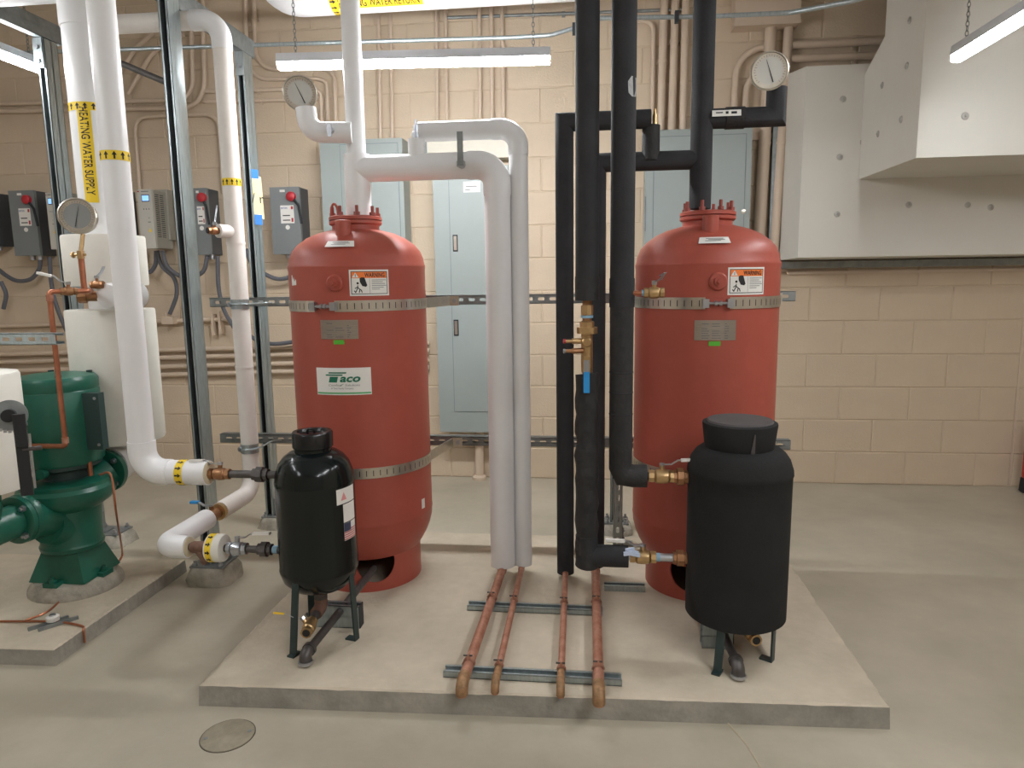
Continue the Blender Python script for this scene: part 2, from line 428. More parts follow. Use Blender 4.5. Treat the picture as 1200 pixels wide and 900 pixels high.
def red_tank(cx, cy, R, label, warn_u, plug_u, plate_u, stub, stick_u, hole, dz, extra):
    t = thing('expansion_tank', label, 'tank', (cx, cy, HP))
    zb, zs = 0.352, 1.352 + dz
    prof = [(.212, .205), (.226, .225), (.243, .255), (.257, .29), (.2655, .325), (R, zb), (R + .0015, zb + .004), (R, zb + .01),
            (R, zs - .02), (R + .002, zs - .006), (R + .002, zs), (R - .002, zs + .006), (R - .006, zs + .03), (R - .018, zs + .058), (R - .04, zs + .083), (R - .075, zs + .108), (R - .115, zs + .126), (.10, zs + .140), (.05, zs + .143)]
    MB().lathe(prof, (cx, cy, 0), n=72).build('shell', RED, t, angle=50)
    sk = skirt_mesh(cx, cy, .212, HP, .22, hole, .185, .078)
    sk.build('skirt', RED, t)
    z = zs + .138
    MB().lathe([(.092, 0), (.092, .02), (.099, .022), (.103, .026), (.103, .036), (.096, .038), (.096, .040), (.103, .041), (.103, .052), (.095, .056), (.05, .057)], (cx, cy, z), n=40).build('top_flange', RED, t)
    for k in range(8):
        a = PI / 8 + k * PI / 4; x, y = cx + .087 * math.cos(a), cy + .087 * math.sin(a)
        MB().cyl((x, y, z + .02), (x, y, z + .092), .0065, n=8).cyl((x, y, z + .056), (x, y, z + .068), .012, n=6).build('bolt', REDD, t)
    a = -0.55 if stub > 0 else -2.5
    if cx < 0:
        a = -2.2; x, y = cx + .096 * math.cos(a), cy + .096 * math.sin(a)
        MB().tube([(x - .014, y, z + .055), (x - .012, y, z + .085), (x, y, z + .105), (x + .012, y, z + .085), (x + .014, y, z + .055)], .005, .012, 8).build('lifting_lug', RED, t)
    # nozzle stub on the dome
    nx, ny = cx + stub * .55 - .01, cy - .165
    st = MB().lathe([(.029, 0), (.029, .065), (.026, .067), (.021, .067), (.020, .03)], (nx, ny, zs + .10), n=24, cap1=True); st.build('nozzle', RED, t)
    # sticker on the dome shoulder
    def dome(u, v, h=0.0):
        rr = .235 - v * 1.0; th = stick_u + u / .23
        zz = zs + .058 + (v + .0) * .82 + .012
        return Vector((cx + (rr + h) * math.sin(th), cy - (rr + h) * math.cos(th), zz + h))
    sp = MB().patch(lift(dome, .006), -.05, .05, -.012, .015, 8, 3).build('dome_sticker', PAPER, t)
    ik = MB()
    for k, (u0, u1, v) in enumerate(((-.028, .03, .007), (-.02, .035, .002), (-.03, .02, -.003))): ik.patch(lift(dome, .0068), u0, u1, v, v + .0022, 6)
    ik.build('print', GREYINK, sp)
    # plug
    fn = wrap((cx, cy, 0), (0, 0, 1), (0, -1, 0), R)
    p = fn(plug_u, 1.287 + dz); d = (p - Vector((cx, cy, p.z))).normalized()
    MB().lathe([(.032, -.004), (.031, .008), (.026, .013)], p, d, 28).lathe([(.017, .010), (.017, .022)], p, d, 6).lathe([(.009, .020), (.009, .034)], p, d, 4).build('plug', RED, t)
    label_warning(t, wrap((cx, cy, 1.287 + dz), (0, 0, 1), Matrix.Rotation(warn_u / R, 3, 'Z') @ Vector((0, -1, 0)), R))
    fp0 = wrap((cx, cy, 1.118 + dz), (0, 0, 1), Matrix.Rotation(plate_u / R, 3, 'Z') @ Vector((0, -1, 0)), R)
    fp = lambda u, v, h=0.0: fp0(u * 1.55, v * 1.6, h)
    pl = MB().patch(lift(fp, .002), -.046, .046, -.022, .022, 8).build('nameplate', PLATE, t)
    pl['label'] = 'brushed metal nameplate'
    b = MB()
    for r_ in range(7):
        for (u0, u1) in ((-.03, -.012), (-.008, .014), (.02, .03)):
            if random.random() < .8: b.patch(lift(fp, .0028), u0, u1 - random.random() * .006, -.018 + r_ * .0052, -.0162 + r_ * .0052, 2)
    b.build('engraving', GREYINK, pl)
    MB().patch(lift(fp, .0024), -.014, .012, -.034, -.024, 3).build('green_sticker', GSTICK, t)
    extra(t, cx, cy, R)
    return t

def extra1(t, cx, cy, R):
    fn = wrap((cx, cy, .925), (0, 0, 1), Matrix.Rotation(.012 / R, 3, 'Z') @ Vector((0, -1, 0)), R)
    pl = MB().patch(lift(fn, .001), -.106, .106, -.051, .051, 14).build('brand_label', PAPER, t)
    pl['label'] = 'white label with green lettering'
    g = MB()
    fq = lambda h: lift(fn, h)
    g.text(fq(.0025), 'aco', .029, .029, .008, shear=.25, bold=.03, width=.076)
    def bar(x0, x1, y0, y1, sh=.25): g.patch(lambda u, v: fn(u + v * sh, v, .0025), x0, x1, y0, y1, 8)
    bar(-.052, -.020, -.0035, .018); bar(-.060, .008, .030, .035); bar(-.070, -.004, .0215, .0265)
    g.build('logo', GREENINK, pl)
    k = MB().text(fq(.002), 'Comfort   Solutions', .0085, .005, -.0135, shear=.15, width=.118)
    k.text(fq(.002), 'A Taco Family Company', .0065, -.002, -.0265, width=.085); k.build('small_print', GREYINK, pl)
    MB().poly(fq(.002), [(-.012, -.019), (.002, -.011), (.006, -.008), (.0, -.010), (-.009, -.015)]).build('leaf_mark', GREENINK, pl)
    MB().patch(fq(.0018), -.104, .104, -.047, -.041, 12).build('green_rule', LGREEN, pl)
    f2 = wrap((cx, cy, 1.30), (0, 0, 1), Matrix.Rotation(-.205 / R, 3, 'Z') @ Vector((0, -1, 0)), R)
    MB().poly(lift(f2, .001), [(-.02, -.02), (.02, -.018), (.02, .0), (.012, .004), (.01, -.004), (.004, -.002), (.002, .012), (-.006, .002), (-.012, .02), (-.02, .018)]).build('torn_label', PAPER, t)
    f3 = wrap((cx, cy, .40), (0, 0, 1), Matrix.Rotation(.34 / R, 3, 'Z') @ Vector((0, -1, 0)), R)
    MB().patch(lift(f3, .001), -.012, .012, -.02, .02, 3).build('bar_label', PAPER, t)
TX, TY = -0.934, 2.775
UX, UY = 0.432, 2.797
R0 = 0.267
red_tank(TX, TY, R0, 'red expansion tank with a white and green brand label', .127, .002, .008, -1 * -.03, .07, .42, 0.0, extra1)
red_tank(UX, UY, R0, 'red expansion tank without a brand label, behind the foam-wrapped vessel', .105, .0, -.005, -.01, -.05, -.30, -.012, lambda *a: None)

# ------------------------------------------------------------------ tank straps (bands round tank to rail)
RY = 3.085
def strap(cx, cy, z, label, clampu):
    t = thing('tank_strap', label, 'metal strap', (cx, cy - R0, z), 'straps holding the red tanks')
    Rb = R0 + .0035; gap = .042
    def band(u0, u1, nm):
        m = MB(); n = 60; fn = wrap((cx, cy, z), (0, 0, 1), (0, -1, 0), Rb); hh = .0205
        for (h, s_) in ((0, 1), (-.002, -1)): m.patch(lift(fn, h), u0, u1, -hh * s_, hh * s_, n)
        m.patch(lambda u, v: fn(u, hh, v), u0, u1, -.002, 0, n); m.patch(lambda u, v: fn(u, -hh, v), u0, u1, -.002, 0, n)
        return m.build(nm, STEEL, t), fn
    umax = Rb * 1.75
    for (a, b) in ((-umax, clampu - gap), (clampu + gap, umax)):
        ob, fn = band(a, b, 'band')
        s_ = MB(); u = a + .02
        while u < b - .02:
            s_.patch(lift(fn, .0006), u, u + .003, -.011, .011); u += .026
        s_.build('slots', BLKRUB, ob)
    fn = wrap((cx, cy, z), (0, 0, 1), (0, -1, 0), Rb)
    for sg in (-1, 1):                                        # tails to the rail
        p = fn(sg * umax, 0); q = Vector((cx + sg * (R0 + .045), RY - .021, z))
        d = (q - p); ax = d.normalized(); up = Vector((0, 0, 1)); sd = ax.cross(up)
        MB().box((p + q) / 2, (d.length, .003, .041), (ax, sd, up)).box(q + Vector((sg * .018, -.002, 0)), (.045, .004, .041)).build('tail', STEEL, t)
        MB().lathe([(.011, 0), (.011, .008)], q + Vector((sg * .022, -.004, 0)), (0, -1, 0), 6).build('bolt', ZINC, t)
    cl = MB(); c0 = fn(clampu - gap, 0); c1 = fn(clampu + gap, 0); nrm = (fn(clampu, 0) - Vector((cx, cy, z))).normalized()
    cl.cyl(c0 + nrm * .010, c1 + nrm * .010, .005, n=10)
    ax = (c1 - c0).normalized()
    for p in (c0, c1):
        cl.box(p + nrm * .009, (.022, .02, .030), (ax, nrm, Vector((0, 0, 1))))
    mid = (c0 + c1) / 2 + nrm * .010
    cl.cyl(mid - ax * .012, mid - ax * .002, .010, n=6).cyl(mid + ax * .004, mid + ax * .014, .010, n=6)
    cl.build('clamp_bolt', ZINC, t)
ZR1, ZR2 = 1.203, 0.570
strap(TX, TY, ZR1, 'upper slotted steel band on the tank with the brand label', -.045)
strap(UX, UY, ZR1 - .003, 'upper slotted steel band on the tank behind the foam-wrapped vessel', .0)
strap(TX, TY, ZR2, 'lower slotted steel band on the tank with the brand label', -.055)
strap(UX, UY, ZR2, 'lower slotted steel band on the tank behind the foam-wrapped vessel', .0)

# ------------------------------------------------------------------ strut (slotted channel)
def slotted_face(mb, o, along, across, L, Wd, pitch=.0508, sl=.028, sw=.0135, thick=.0025):
    """strip of length L with stadium slots, normal = along x across"""
    al = vec(along).normalized(); ac = vec(across).normalized(); nr = al.cross(ac); o = vec(o)
    n = int(L // pitch); start = (L - n * pitch) / 2
    def P(x, y): return o + al * x + ac * y
    def q(x0, x1, y0, y1): mb.add([P(x0, y0), P(x1, y0), P(x1, y1), P(x0, y1)], [(0, 1, 2, 3)])
    if start > 1e-4: q(0, start, -Wd / 2, Wd / 2); q(L - start, L, -Wd / 2, Wd / 2)
    for k in range(n):
        x0 = start + k * pitch; x1 = x0 + pitch; xc = (x0 + x1) / 2; a = sl / 2; b = sw / 2; c = b * .5
        inner = [(xc - a + c, -b), (xc + a - c, -b), (xc + a, -c), (xc + a, c), (xc + a - c, b), (xc - a + c, b), (xc - a, c), (xc - a, -c)]
        outer = [(xc - a + c, -Wd / 2), (xc + a - c, -Wd / 2), (x1, -Wd / 2), (x1, Wd / 2), (xc + a - c, Wd / 2), (xc - a + c, Wd / 2), (x0, Wd / 2), (x0, -Wd / 2)]
        vs = [P(*p) for p in inner] + [P(*p) for p in outer]
        mb.add(vs, [(8 + i, 8 + (i + 1) % 8, (i + 1) % 8, i) for i in range(8)])
def strut(p0, p1, up, sl=True, Wd=.0413, D=.0413, mb=None, inner=None):
    """channel from p0 to p1; slotted web faces -normal... returns builder"""
    mb = mb or MB(); p0 = vec(p0); p1 = vec(p1); a = (p1 - p0); L = a.length; a.normalize(); u = vec(up).normalized(); nr = a.cross(u)
    # web centred at p0 (front), flanges run backwards along -nr, lips at back
    if sl: slotted_face(mb, p0, a, u, L, Wd)
    else: mb.add([p0 - u * Wd / 2, p1 - u * Wd / 2, p1 + u * Wd / 2, p0 + u * Wd / 2], [(0, 1, 2, 3)])
    th = .0025
    for s_ in (-1, 1):
        mb.box((p0 + p1) / 2 + u * s_ * (Wd / 2 - th / 2) - nr * D / 2, (L, th, D), (a, u, nr))
        mb.box((p0 + p1) / 2 + u * s_ * (Wd / 2 - .006) - nr * D, (L, .0095, th), (a, u, nr))
    return mb
def rail(x0, x1, z, label):
    t = strut((x0, RY - .0206, z), (x1, RY - .0206, z), (0, 0, 1)).build('strut_rail', GALVD, None, ((x0 + x1) / 2, RY, z), smooth=False)
    return tag(t, label, 'strut', 'rails behind the red tanks')
rail(-1.735, .838, ZR1 + .004, 'upper slotted steel rail running behind both red tanks')
rail(-1.735, .845, ZR2 + .004, 'lower slotted steel rail running behind both red tanks')

def footing(c, rx, ry, h, label, plate=True):
    t = thing('post_footing', label, 'footing', (c[0], c[1], c[2]), 'grout footings of the steel posts')
    mb = MB(); n = 20; vs = []
    lv = ((1.0, 0), (.97, .25), (.9, .7), (.78, 1.0))
    for (s_, zz) in lv:
        for k in range(n):
            a = 2 * PI * k / n; e = 1 / max(abs(math.cos(a)), abs(math.sin(a))); e = .25 * 1 + .75 * min(e, 1.28)
            j = 1 + random.uniform(-.05, .05)
            vs.append((c[0] + rx * s_ * e * math.cos(a) * j, c[1] + ry * s_ * e * math.sin(a) * j, c[2] + h * zz))
    fs = [(i * n + k, i * n + (k + 1) % n, (i + 1) * n + (k + 1) % n, (i + 1) * n + k) for i in range(3) for k in range(n)] + [tuple(3 * n + k for k in range(n))]
    mb.add(vs, fs).build('grout', GROUT, t, angle=60)
    MB().bx(c[0] - rx * .72, c[0] + rx * .72, c[1] - ry * .72, c[1] + ry * .72, c[2] + h, c[2] + h + .007).build('base_plate', GALVD, t)
    for sx in (-1, 1):
        for sy in (-1, 1):
            x, y = c[0] + sx * rx * .55, c[1] + sy * ry * .55
            MB().cyl((x, y, c[2] + h), (x, y, c[2] + h + .03), .006, n=8).cyl((x, y, c[2] + h + .007), (x, y, c[2] + h + .018), .011, n=6).build('anchor_bolt', ZINC, t)
    return t
def post(x, y, z0, z1, label, deep=.0826, slotted=False):
    """steel channel post, open slot towards the room (-y)"""
    t = thing('strut_post', label, 'post', (x, y, z0), 'steel strut posts')
    mb = MB(); Wd = .0413; th = .0026
    if slotted:
        strut((x, y, z0), (x, y, z1), (-1, 0, 0), mb=mb)
    else:
        mb.bx(x - Wd / 2, x - Wd / 2 + th, y, y + deep, z0, z1).bx(x + Wd / 2 - th, x + Wd / 2, y, y + deep, z0, z1)
        mb.bx(x - Wd / 2, x - Wd / 2 + .0095, y, y + th, z0, z1).bx(x + Wd / 2 - .0095, x + Wd / 2, y, y + th, z0, z1)
        mb.bx(x - Wd / 2, x + Wd / 2, y + deep / 2 - th, y + deep / 2 + th, z0, z1)
        mb.bx(x - Wd / 2, x - Wd / 2 + .0095, y + deep - th, y + deep, z0, z1).bx(x + Wd / 2 - .0095, x + Wd / 2, y + deep - th, y + deep, z0, z1)
    mb.build('channel', GALV, t, smooth=False)
    if not slotted:
        for yy, d in ((y + .012, 1), (y + deep - .014, -1)):
            MB().bx(x - Wd / 2 + th, x + Wd / 2 - th, y + deep / 2 - th - .001, y + deep / 2 - th, z0, z1).build('slot_shade', SLOTDK, t) if d == 1 else None  # dark sheet over the steel web, paints the shade inside the open slot
    # foot bracket
    MB().bx(x + Wd / 2, x + Wd / 2 + .006, y + .01, y + deep - .01, z0, z0 + .09).bx(x + Wd / 2, x + Wd / 2 + .05, y + .01, y + deep - .01, z0, z0 + .006).build('foot_bracket', GALVD, t)
    for k in (.03, .065): MB().lathe([(.009, 0), (.009, .007)], (x + Wd / 2 + .006, y + deep / 2, z0 + k), (1, 0, 0), 6).build('bracket_bolt', ZINC, t)
    return t
PAx, PAy = -1.668, 2.765
footing((-1.655, 2.80, 0), .105, .10, .075, 'rough grout footing with anchor bolts below the arrow-banded insulation ring')
post(PAx, PAy, .082, 2.95, 'bright steel strut post beside the long white pipe with elbow')
PBx, PBy = -1.700, 3.44
footing((-1.67, 3.49, 0), .10, .09, .06, 'grout footing of the post with the yellow paper')
post(PBx, PBy, .067, 2.40, 'steel strut post with a yellow paper taped on it')
PCx, PCy = -2.485, 3.12
footing((-2.42, 3.17, 0), .11, .09, .06, 'grout footing behind the green pump')
post(PCx, PCy, .067, 2.40, 'steel strut post standing behind the green pump')
PDx = .118
MB_ = post(PDx, 3.128, HP, 1.30, 'slotted steel post bolted behind the rails between the tanks', slotted=True)
footing((.125, 3.52, 0), .085, .07, .055, 'small grout footing seen between the black pipes and the red tank')
post(.114, 3.49, .062, 1.15, 'rear steel post on small footing behind the black pipes')
# depth beams on top of the posts
def beam(x, y0, y1, z, label):
    mb = MB(); mb.bx(x - .0206, x + .0206, y0, y1, z, z + .0026)
    for s_ in (-1, 1):
        mb.bx(x + s_ * .0193 - .0013, x + s_ * .0193 + .0013, y0, y1, z, z + .0826)
    mb.bx(x - .0206, x + .0206, y0, y1, z + .04, z + .043)
    for s_ in (-1, 1): mb.bx(x + s_ * .016 - .0047, x + s_ * .016 + .0047, y0, y1, z + .080, z + .0826)
    return tag(mb.build('strut_beam', GALVD, None, (x, y0, z), smooth=False), label, 'beam', 'overhead strut beams')
beam(PBx, 1.2, PBy + .12, 2.402, 'overhead steel strut beam resting on the post with the yellow paper')
beam(PCx, 1.2, PCy + .12, 2.402, 'overhead steel strut beam resting on the post behind the green pump')
g = thing('corner_bracket', 'galvanized bracket plate at the head of the post behind the pump', 'bracket', (PCx, PCy - .006, 2.30))
MB().bx(PCx - .03, PCx + .014, PCy - .007, PCy - .001, 2.27, 2.40).build('plate', GALV, g)
for k in (2.30, 2.36): MB().lathe([(.01, 0), (.01, .008)], (PCx - .008, PCy - .007, k), (0, -1, 0), 6).build('bolt', ZINC, g)
g = thing('corner_bracket', 'galvanized bracket plate at the head of the post with the paper', 'bracket', (PBx, PBy - .006, 2.30))
MB().bx(PBx - .022, PBx + .022, PBy - .007, PBy - .001, 2.29, 2.40).build('plate', GALV, g)
MB().lathe([(.01, 0), (.01, .008)], (PBx, PBy - .007, 2.33), (0, -1, 0), 6).build('bolt', ZINC, g)
# note taped on the post
g = thing('paper_note', 'yellow paper sheet held on steel post with blue tape', 'paper', (PBx + .022, PBy + .02, 1.65))
q0 = Vector((PBx + .0245, PBy + .005, 0))
ff = flat((PBx + .026, PBy - .008, 1.73), (.55, .83, 0), (0, 0, 1))
MB().poly(ff, [(.0, -.11), (.02, -.115), (.055, -.12), (.052, .03), (.05, .085), (.0, .09)]).build('sheet', NOTE, g)
MB().patch(lift(ff, .002), -.004, .036, .075, .118).build('tape', BTAPE, g)
MB().patch(lift(ff, .002), .0, .042, -.15, -.10).build('tape', BTAPE, g)
ft = MB().text(lift(ff, .001), '/ r', .05, .025, -.02); ft.build('scribble', INK, g)

# ------------------------------------------------------------------ helper: pipe pieces
def arrow_band(root, o, axis, ref, R, n_arrow=10, wdt=.028, flip=1, span=None):
    fn = wrap(o, axis, ref, R + .0015)
    bnd = MB(); C = 2 * PI * R
    bnd.patch(lift(fn, 0), -C / 2, C / 2, -wdt / 2, wdt / 2, 40)
    b = bnd.build('arrow_band', YELLOW, root); b['label'] = 'yellow tape band with black arrows'
    m = MB(); st = 2 * PI * (R + .0015) / n_arrow
    for k in range(n_arrow):
        u = k * st; s_ = wdt * .40 * flip; hw = st * .30
        m.poly(lift(fn, .0008), [(u - hw, 0), (u + hw, 0), (u, s_)] if flip > 0 else [(u + hw, 0), (u - hw, 0), (u, s_)])
        m.patch(lift(fn, .0008), u - hw * .35, u + hw * .35, min(0, -s_), max(0, -s_))
    m.build('arrows', INK, b); return b
def valve(root, c, axis, r, L, m, lever_from, lever_dir, ll, gm, name='ball_valve', drop=.0):
    """lathe body centred at c with hexagon ends; lever is a sub-part"""
    a = vec(axis).normalized(); c = vec(c); s_ = c - a * L / 2
    mb = MB().lathe([(r * .8, .0), (r * .8, L * .2), (r * 1.1, L * .28), (r * 1.18, L * .5), (r * 1.1, L * .72), (r * .8, L * .8), (r * .8, L)], s_, a, 20)
    mb.lathe([(r * 1.02, 0), (r * 1.02, L * .2)], s_, a, 8).lathe([(r * 1.02, L * .8), (r * 1.02, L)], s_, a, 8)
    lf = vec(lever_from).normalized(); mb.cyl(c, c + lf * (r * 1.18 + .012), r * .42, n=12)
    b = mb.build(name, m, root)
    ld = vec(lever_dir).normalized(); top = c + lf * (r * 1.18 + .012); sd = lf.cross(ld)
    hm = MB(); hm.cyl(top - lf * .004, top + lf * .007, .009, n=6)
    hm.box(top + ld * .015 + lf * .002, (.035, .016, .003), (ld, sd, lf))
    e = top + ld * .030 + lf * .002; e2 = e + ld * .02 + lf * (.012 + drop); e3 = top + ld * ll + lf * (.014 + drop)
    d = e2 - e; hm.box((e + e2) / 2, (d.length + .003, .014, .003), (d.normalized(), sd, d.normalized().cross(sd) * -1))
    d = e3 - e2; hm.box((e2 + e3) / 2, (d.length, .014, .003), (d.normalized(), sd, d.normalized().cross(sd) * -1))
    hm.build('lever', ZINC, b)
    if gm is not None:
        st = e2 + (e3 - e2) * .15; d = e3 - st
        MB().box((st + e3) / 2, (d.length + .004, .018, .009), (d.normalized(), sd, d.normalized().cross(sd) * -1)).build('lever_grip', gm, b)
    return b
def union(root, c, axis, r, L, m, name='union'):
    a = vec(axis).normalized(); s_ = vec(c) - a * L / 2
    return MB().lathe([(r * .8, 0), (r * .8, L * .3), (r * .8, L)], s_, a, 16).lathe([(r * .95, 0), (r * .95, L * .22)], s_, a, 8).lathe([(r * 1.25, L * .25), (r * 1.25, L * .68)], s_, a, 8).lathe([(r * .95, L * .75), (r * .95, L)], s_, a, 8).build(name, m, root)
def sleeve(root, pts, r, m, bend=0., name='insulation', n=28, caps=True): return MB().tube(pts, r, bend, n, 10, caps).build(name, m, root, angle=40)
TOP = ZC - .01

# ------------------------------------------------------------------ small vessels
BX, BY = -.936, 2.235           # glossy black vessel
def legs(t, c, r, ztop, pts, m):
    for (a, foot, rf) in pts:
        d = Vector((math.cos(a), math.sin(a), 0)); s_ = Vector((-d.y, d.x, 0)); u = Vector((0, 0, 1))
        p0 = Vector((c[0], c[1], ztop)) + d * r; p1 = Vector((c[0], c[1], HP)) + d * rf; ax = (p0 - p1).normalized()
        mb = MB().box((p0 + p1) / 2, (.006, .026, (p0 - p1).length), (s_.cross(ax) * -1, s_, ax))
        mb.box(p1 + Vector((0, 0, .003)) + d * foot * .018, (.04, .026, .006), (d, s_, u))
        mb.build('leg', m, t)
t = thing('air_separator', 'glossy black steel vessel on three legs with a screw lid', 'vessel', (BX, BY, HP))
prof = [(.02, .236), (.06, .24), (.095, .256), (.122, .285), (.132, .315), (.1335, .322), (.132, .33), (.132, .615), (.1335, .622), (.1335, .63), (.131, .637), (.128, .66), (.117, .69), (.10, .712), (.08, .726), (.062, .732), (.062, .745)]
MB().lathe(prof, (BX, BY, 0), n=64).build('shell', GLOSSBLK, t, angle=50)
MB().lathe([(.064, .742), (.067, .745), (.068, .79), (.064, .797), (.05, .797), (.046, .788), (.0, .786)], (BX, BY, 0), n=48).build('lid', LIDBLK, t)
MB().tube([(BX - .012, BY - .01, .786), (BX - .012, BY - .01, .806), (BX + .012, BY - .01, .806), (BX + .012, BY - .01, .786)], .004, .008, 8).build('lid_knob', LIDBLK, t)
legs(t, (BX, BY), .126, .315, ((math.radians(-106), -.3, .160), (math.radians(-14), -1, .136), (math.radians(128), 1, .14)), LEGGRN)
fn = wrap((BX, BY, .565), (0, 0, 1), Matrix.Rotation(math.radians(57), 3, 'Z') @ Vector((0, -1, 0)), .1325)
l1 = MB().patch(lift(fn, .001), -.012, .075, .0, .052, 6).build('caution_label', PAPER, t)
MB().poly(lift(fn, .0016), [(.004, .012), (.03, .012), (.017, .04)]).build('triangle_mark', PINK, l1)
l2 = MB().patch(lift(fn, .001), .012, .075, -.066, -.003, 6).build('data_label', PAPER, t)
l3 = MB().patch(lift(fn, .001), .012, .075, -.128, -.069, 6).build('flag_label', PAPER, t)
l3['label'] = 'flag sticker with red stripes and dark canton'
s_ = MB()
for k in range(5): s_.patch(lift(fn, .0016), .012, .075, -.126 + k * .0076, -.1222 + k * .0076, 5)
s_.build('stripes', REDK, l3)
MB().patch(lift(fn, .0018), .012, .045, -.098, -.069, 3).build('canton', mat('navy print', (60, 66, 90), .5), l3)
# bottom outlet with brass drain valve
MB().cyl((BX, BY - .005, .245), (BX, BY - .005, .195), .018, n=16).lathe([(.024, 0), (.024, .02)], (BX, BY - .005, .225), (0, 0, -1), 8).build('outlet_nipple', BLKSTEEL, t)
MB().tube([(BX, BY - .005, .215), (BX, BY - .005, .172), (BX - .004, BY - .045, .166)], .022, .02, 16).build('outlet_elbow', RUSTY, t)
p = Vector((BX - .004, BY - .045, .166)); d = Vector((.12, -1, -.06)).normalized()
MB().cyl(p, p + d * .05, .015, n=14).build('outlet_pipe', BLKSTEEL, t)
v = valve(t, p + d * .085, d, .019, .075, BRASS, (-.6, .1, .8), (-.95, -.3, .2), .085, YGRIP, 'drain_valve')
MB().cyl(p + d * .1205, p + d * .1235, .0125, n=16).build('outlet_bore', BLKRUB, v)

DX, DY = .468, 2.255            # foam wrapped vessel
t = thing('insulated_vessel', 'vessel wrapped in matte black foam with a round foam cap', 'vessel', (DX, DY, HP))
prof = [(.05, .200), (.15, .197), (.1585, .203), (.159, .30), (.160, .60), (.1605, .672), (.163, .676), (.162, .69), (.152, .722), (.138, .742), (.12, .756), (.09, .76)]
MB().lathe(prof, (DX, DY, 0), n=64).build('foam_jacket', FOAMV, t, angle=50)
MB().lathe([(.104, .752), (.107, .765), (.115, .832), (.114, .836), (.10, .840)], (DX - .004, DY, 0), n=48, cap1=False).build('foam_cap', FOAMV, t)
MB().lathe([(.103, .838), (.098, .845), (.0, .846)], (DX - .004, DY, 0), n=48, cap0=False).build('foam_cap_top', FOAMTOP, t)
f2 = wrap((DX - .004, DY, .79), (0, 0, 1), (.15, -1, 0), .112)
MB().poly(lambda u, v_: f2(u, v_, (v_ * .115) + .0012), [(-.004, -.032), (.010, -.032), (.007, .03), (.004, .03)]).build('glue_smear', FOAMTOP, t)
legs(t, (DX, DY), .130, .26, ((math.radians(-117), .0, .172), (math.radians(-33), -1, .128), (math.radians(90), 1, .14)), LEGGRN)
# drain valve beneath
p = Vector((DX + .0, DY - .03, .185))
MB().cyl((DX, DY, .28), (DX, DY, .175), .017, n=14).build('outlet_nipple', BLKSTEEL, t)
d = Vector((.22, -1, -.02)).normalized()
MB().tube([(DX, DY, .19), (DX, DY, .168), (DX + .03, DY - .05, .168)], .021, .02, 14).build('outlet_elbow', RUSTY, t)
v = valve(t, Vector((DX + .036, DY - .085, .166)), d, .019, .075, BRASS, (-.1, 0, 1), (-1, .2, 0), .10, PAPER, 'drain_valve')
MB().cyl(Vector((DX + .036, DY - .085, .166)) + d * .036, Vector((DX + .036, DY - .085, .166)) + d * .039, .0125, n=16).build('outlet_bore', BLKRUB, v)

# drain pipes out of the skirts, with strut brackets
def drain(pts, r, label, ang):
    t = thing('drain_pipe', label, 'pipe', (pts[-1][0], pts[-1][1], HP))
    P = [vec(p) for p in pts]
    MB().tube(P[:3], r, .0, 16).build('pipe', BLKSTEEL, t)
    a = P[1] - P[0]; u = a.normalized(); e = P[2]; dn = Vector((0, 0, -1))
    MB().tube([e - u * .025, e, e + dn * (e.z - HP - .010)], r * 1.4, .018, 18).build('elbow', BLKSTEEL, t)
    MB().cyl(e - u * .036, e - u * .024, r * 1.6, n=18).build('elbow_rim', BLKSTEEL, t)
    MB().cyl((e.x, e.y, HP + .016), (e.x, e.y, HP + .006), r * 1.7, n=18).build('elbow_rim', ZINC, t)
    return t
drain([(-.858, 2.585, .165), (-.884, 2.33, .137), (-.916, 2.03, .106)], .0140, 'dark steel drain pipe from the skirt opening of the tank with brand label', 0)
drain([(.40, 2.63, .165), (.425, 2.38, .137), (.448, 2.075, .108)], .0140, 'dark steel drain pipe below the foam-wrapped vessel', 0)
def bracket(c, label, L=.16):
    t = thing('strut_bracket', label, 'bracket', (c[0], c[1], HP))
    mb = MB()
    for k in range(2):
        z0 = HP + k * .0413
        mb.bx(c[0] - L / 2, c[0] + L / 2, c[1] - .0206, c[1] - .018, z0, z0 + .0413).bx(c[0] - L / 2, c[0] + L / 2, c[1] - .0206, c[1] + .0206, z0, z0 + .0026).bx(c[0] - L / 2, c[0] + L / 2, c[1] + .018, c[1] + .0206, z0, z0 + .0413)
    mb.bx(c[0] - L / 2, c[0] + L / 2, c[1] - .0206, c[1] - .010, HP + .080, HP + .0826).bx(c[0] - L / 2, c[0] + L / 2, c[1] + .010, c[1] + .0206, HP + .080, HP + .0826)
    mb.build('channel', GALV, t, smooth=False)
    MB().bx(c[0] + L / 2, c[0] + L / 2 + .003, c[1] - .0206, c[1] + .0206, HP, HP + .0826).build('end_cap', SLOTDK, t)
    return t
bracket((-.90, 2.30, 0), 'stacked strut bracket under the drain pipe by the glossy black vessel')
bracket((.415, 2.27, 0), 'stacked strut bracket under the drain pipe by the foam-wrapped vessel', .10)

